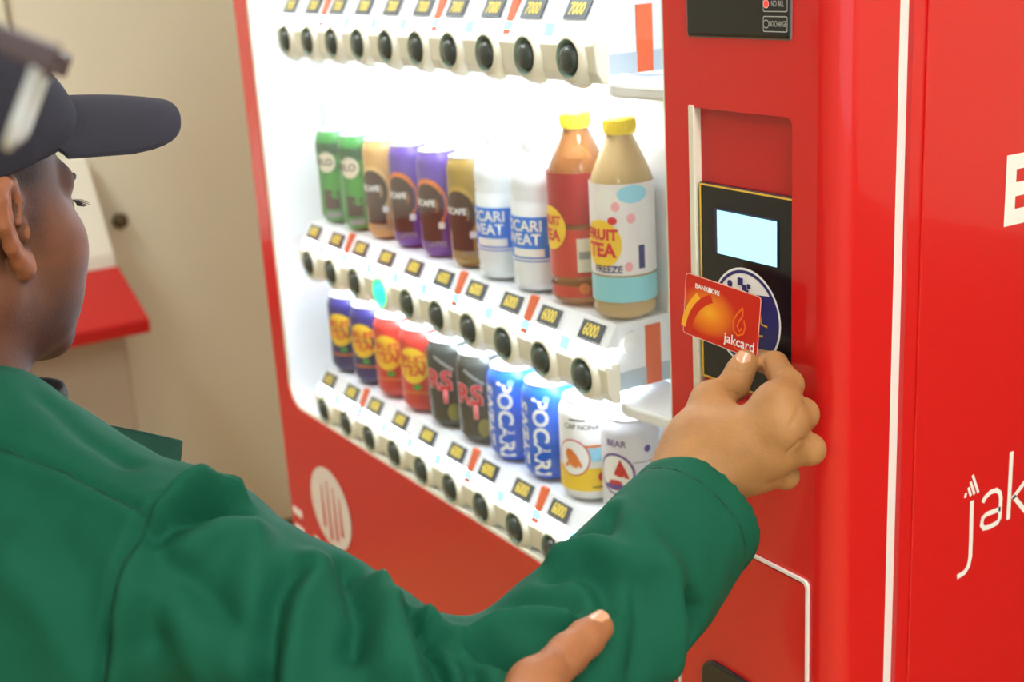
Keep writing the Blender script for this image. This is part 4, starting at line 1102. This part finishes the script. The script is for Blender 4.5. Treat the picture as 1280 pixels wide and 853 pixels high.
# ------------------------------------------------------------------ second hand under the sleeve
def skin_on(px, py, off): return trace(px, py)-unit(ray(px, py))*off
def push(p, r):
    p = np.array(p, float)
    for _ in range(40):
        P6 = np.stack([p]+[p+np.eye(3)[k]*.002 for k in range(3)]).astype(np.float32); d4 = jacket_sdf(P6); dd = float(d4[0])
        if dd >= r-.0005: break
        g = (d4[1:]-dd); p = p+unit(g)*(r-dd)*.7
    return p
g_tm, g_ti, g_tt = skin_on(668, 860, .016), skin_on(710, 818, .011), skin_on(748, 785, .008)
g_tc = skin_on(648, 925, .030); g_W = skin_on(612, 985, .040); g_E = g_W+np.array([.10, -.20, -.10])
g_mcp = [push(P(x, y, d), .019) for x, y, d in [(722, 922, .80), (712, 952, .80), (698, 980, .80), (680, 1004, .80)]]
g_pip = [push(P(x, y, d), .015) for x, y, d in [(785, 942, .83), (778, 975, .83), (762, 1005, .83), (738, 1028, .83)]]
g_dip = [push(x+np.array([-.030, .018, .0]), .013) for x in g_pip]
g_tip = [push(x+np.array([-.018, .012, .012]), .011) for x in g_dip]
gf = hand_sdf(g_W, g_E, g_mcp, g_pip, g_dip, g_tip, g_tc, g_tm, g_ti, g_tt, 1.02)
allp = np.array(g_mcp+g_pip+g_dip+g_tip+[g_W, g_E, g_tc, g_tm, g_ti, g_tt])
gv, gq = sculpt(gf, allp.min(0)-.06, allp.max(0)+.06, .0016)
gv = relax(gv, gq, 2)
gv = crease(gv, gq, gf, [([(684, 800), (692, 808), (698, 818)], -.0011, .0016), ([(690, 796), (698, 803), (703, 812)], -.0009, .0014), ([(716, 838), (711, 830), (707, 822)], -.0012, .0018)])
HO = empty('hand', g_W); tag(HO, 'bare hand of someone else gripping the green sleeve, thumb uppermost', 'hand')
np_mesh('skin', gv-g_W, gq, SKIN, HO, np.tile(np.array(lin(172, 110, 70)[:3]), (len(gv), 1)))
nail(None, g_ti, g_tt, unit(np.array([-.30, .0, .55])+.75*unit(CC-g_tt)), .0066, .0085, .0112, lambda mb: MB.build(setattr(mb, 'v', [tuple(np.array(v)-g_W) for v in mb.v]) or mb, 'thumbnail', NAILM, parent=HO, smooth=True))

# ------------------------------------------------------------------ spectacles worn by somebody just outside the frame
GC = P(56, 72, .42)                                    # right hinge
gR = -unit(ray(44, 70)); gF = CM@np.array([1, .40, .0]); gF = unit(gF-gR*np.dot(gF, gR)); gF = unit(gF+.05*gR); gR = unit(gR-gF*np.dot(gR, gF)); gU = np.cross(gR, gF)
SP = empty('eyeglasses', GC); tag(SP, 'brown framed eyeglasses, very close and out of focus at the upper left', 'eyeglasses')
def gl(p): return gR*p[0]+gF*p[1]+gU*p[2]
TORT = mat('frame_brown', (62, 42, 38), rough=.25); RIM_HL = mat('rim_highlight', (196, 200, 200), rough=.15)  # pale rim colour paints in the white highlight along the lens edge
for s, cxx in ((0, -.030), (1, -.096)):
    pts, _ = rring(-.024, .024, -.018, .018, .012, 6)
    rim = MB().tube([gl((cxx+x, -.002-.0*x, -.014+z)) for x, z in pts], .0015, 8, closed=True).build('rim', RIM_HL, parent=SP, smooth=True)
    mb = MB(); n = len(pts); mb.add([gl((cxx+x*.97, -.002, -.014+z*.97)) for x, z in pts], [tuple(range(n))]); mb.build('lens', PANE, parent=SP)
MB().tube([gl((-.056, -.002, -.006)), gl((-.063, .001, -.003)), gl((-.070, -.002, -.006))], .0022, 8).build('bridge', TORT, parent=SP, smooth=True)
for x, s in ((0, 1), (-.126, -1)):
    MB().prism([gl((x+s*.001, y, z)) for y, z in [(.004, -.004), (.004, .0055), (-.030, .0045), (-.095, .0035), (-.125, -.012), (-.130, -.018), (-.124, -.020), (-.094, -.003), (-.030, -.0030)]], gR*(.003*s)).build('temple', TORT, parent=SP, bevel=.001)
    MB().prism([gl((x-s*.006, y, z)) for y, z in [(-.001, -.0045), (.0045, -.0045), (.0045, .0045), (-.001, .0045)]], gR*(.0075*s)).build('hinge', TORT, parent=SP, bevel=.001)
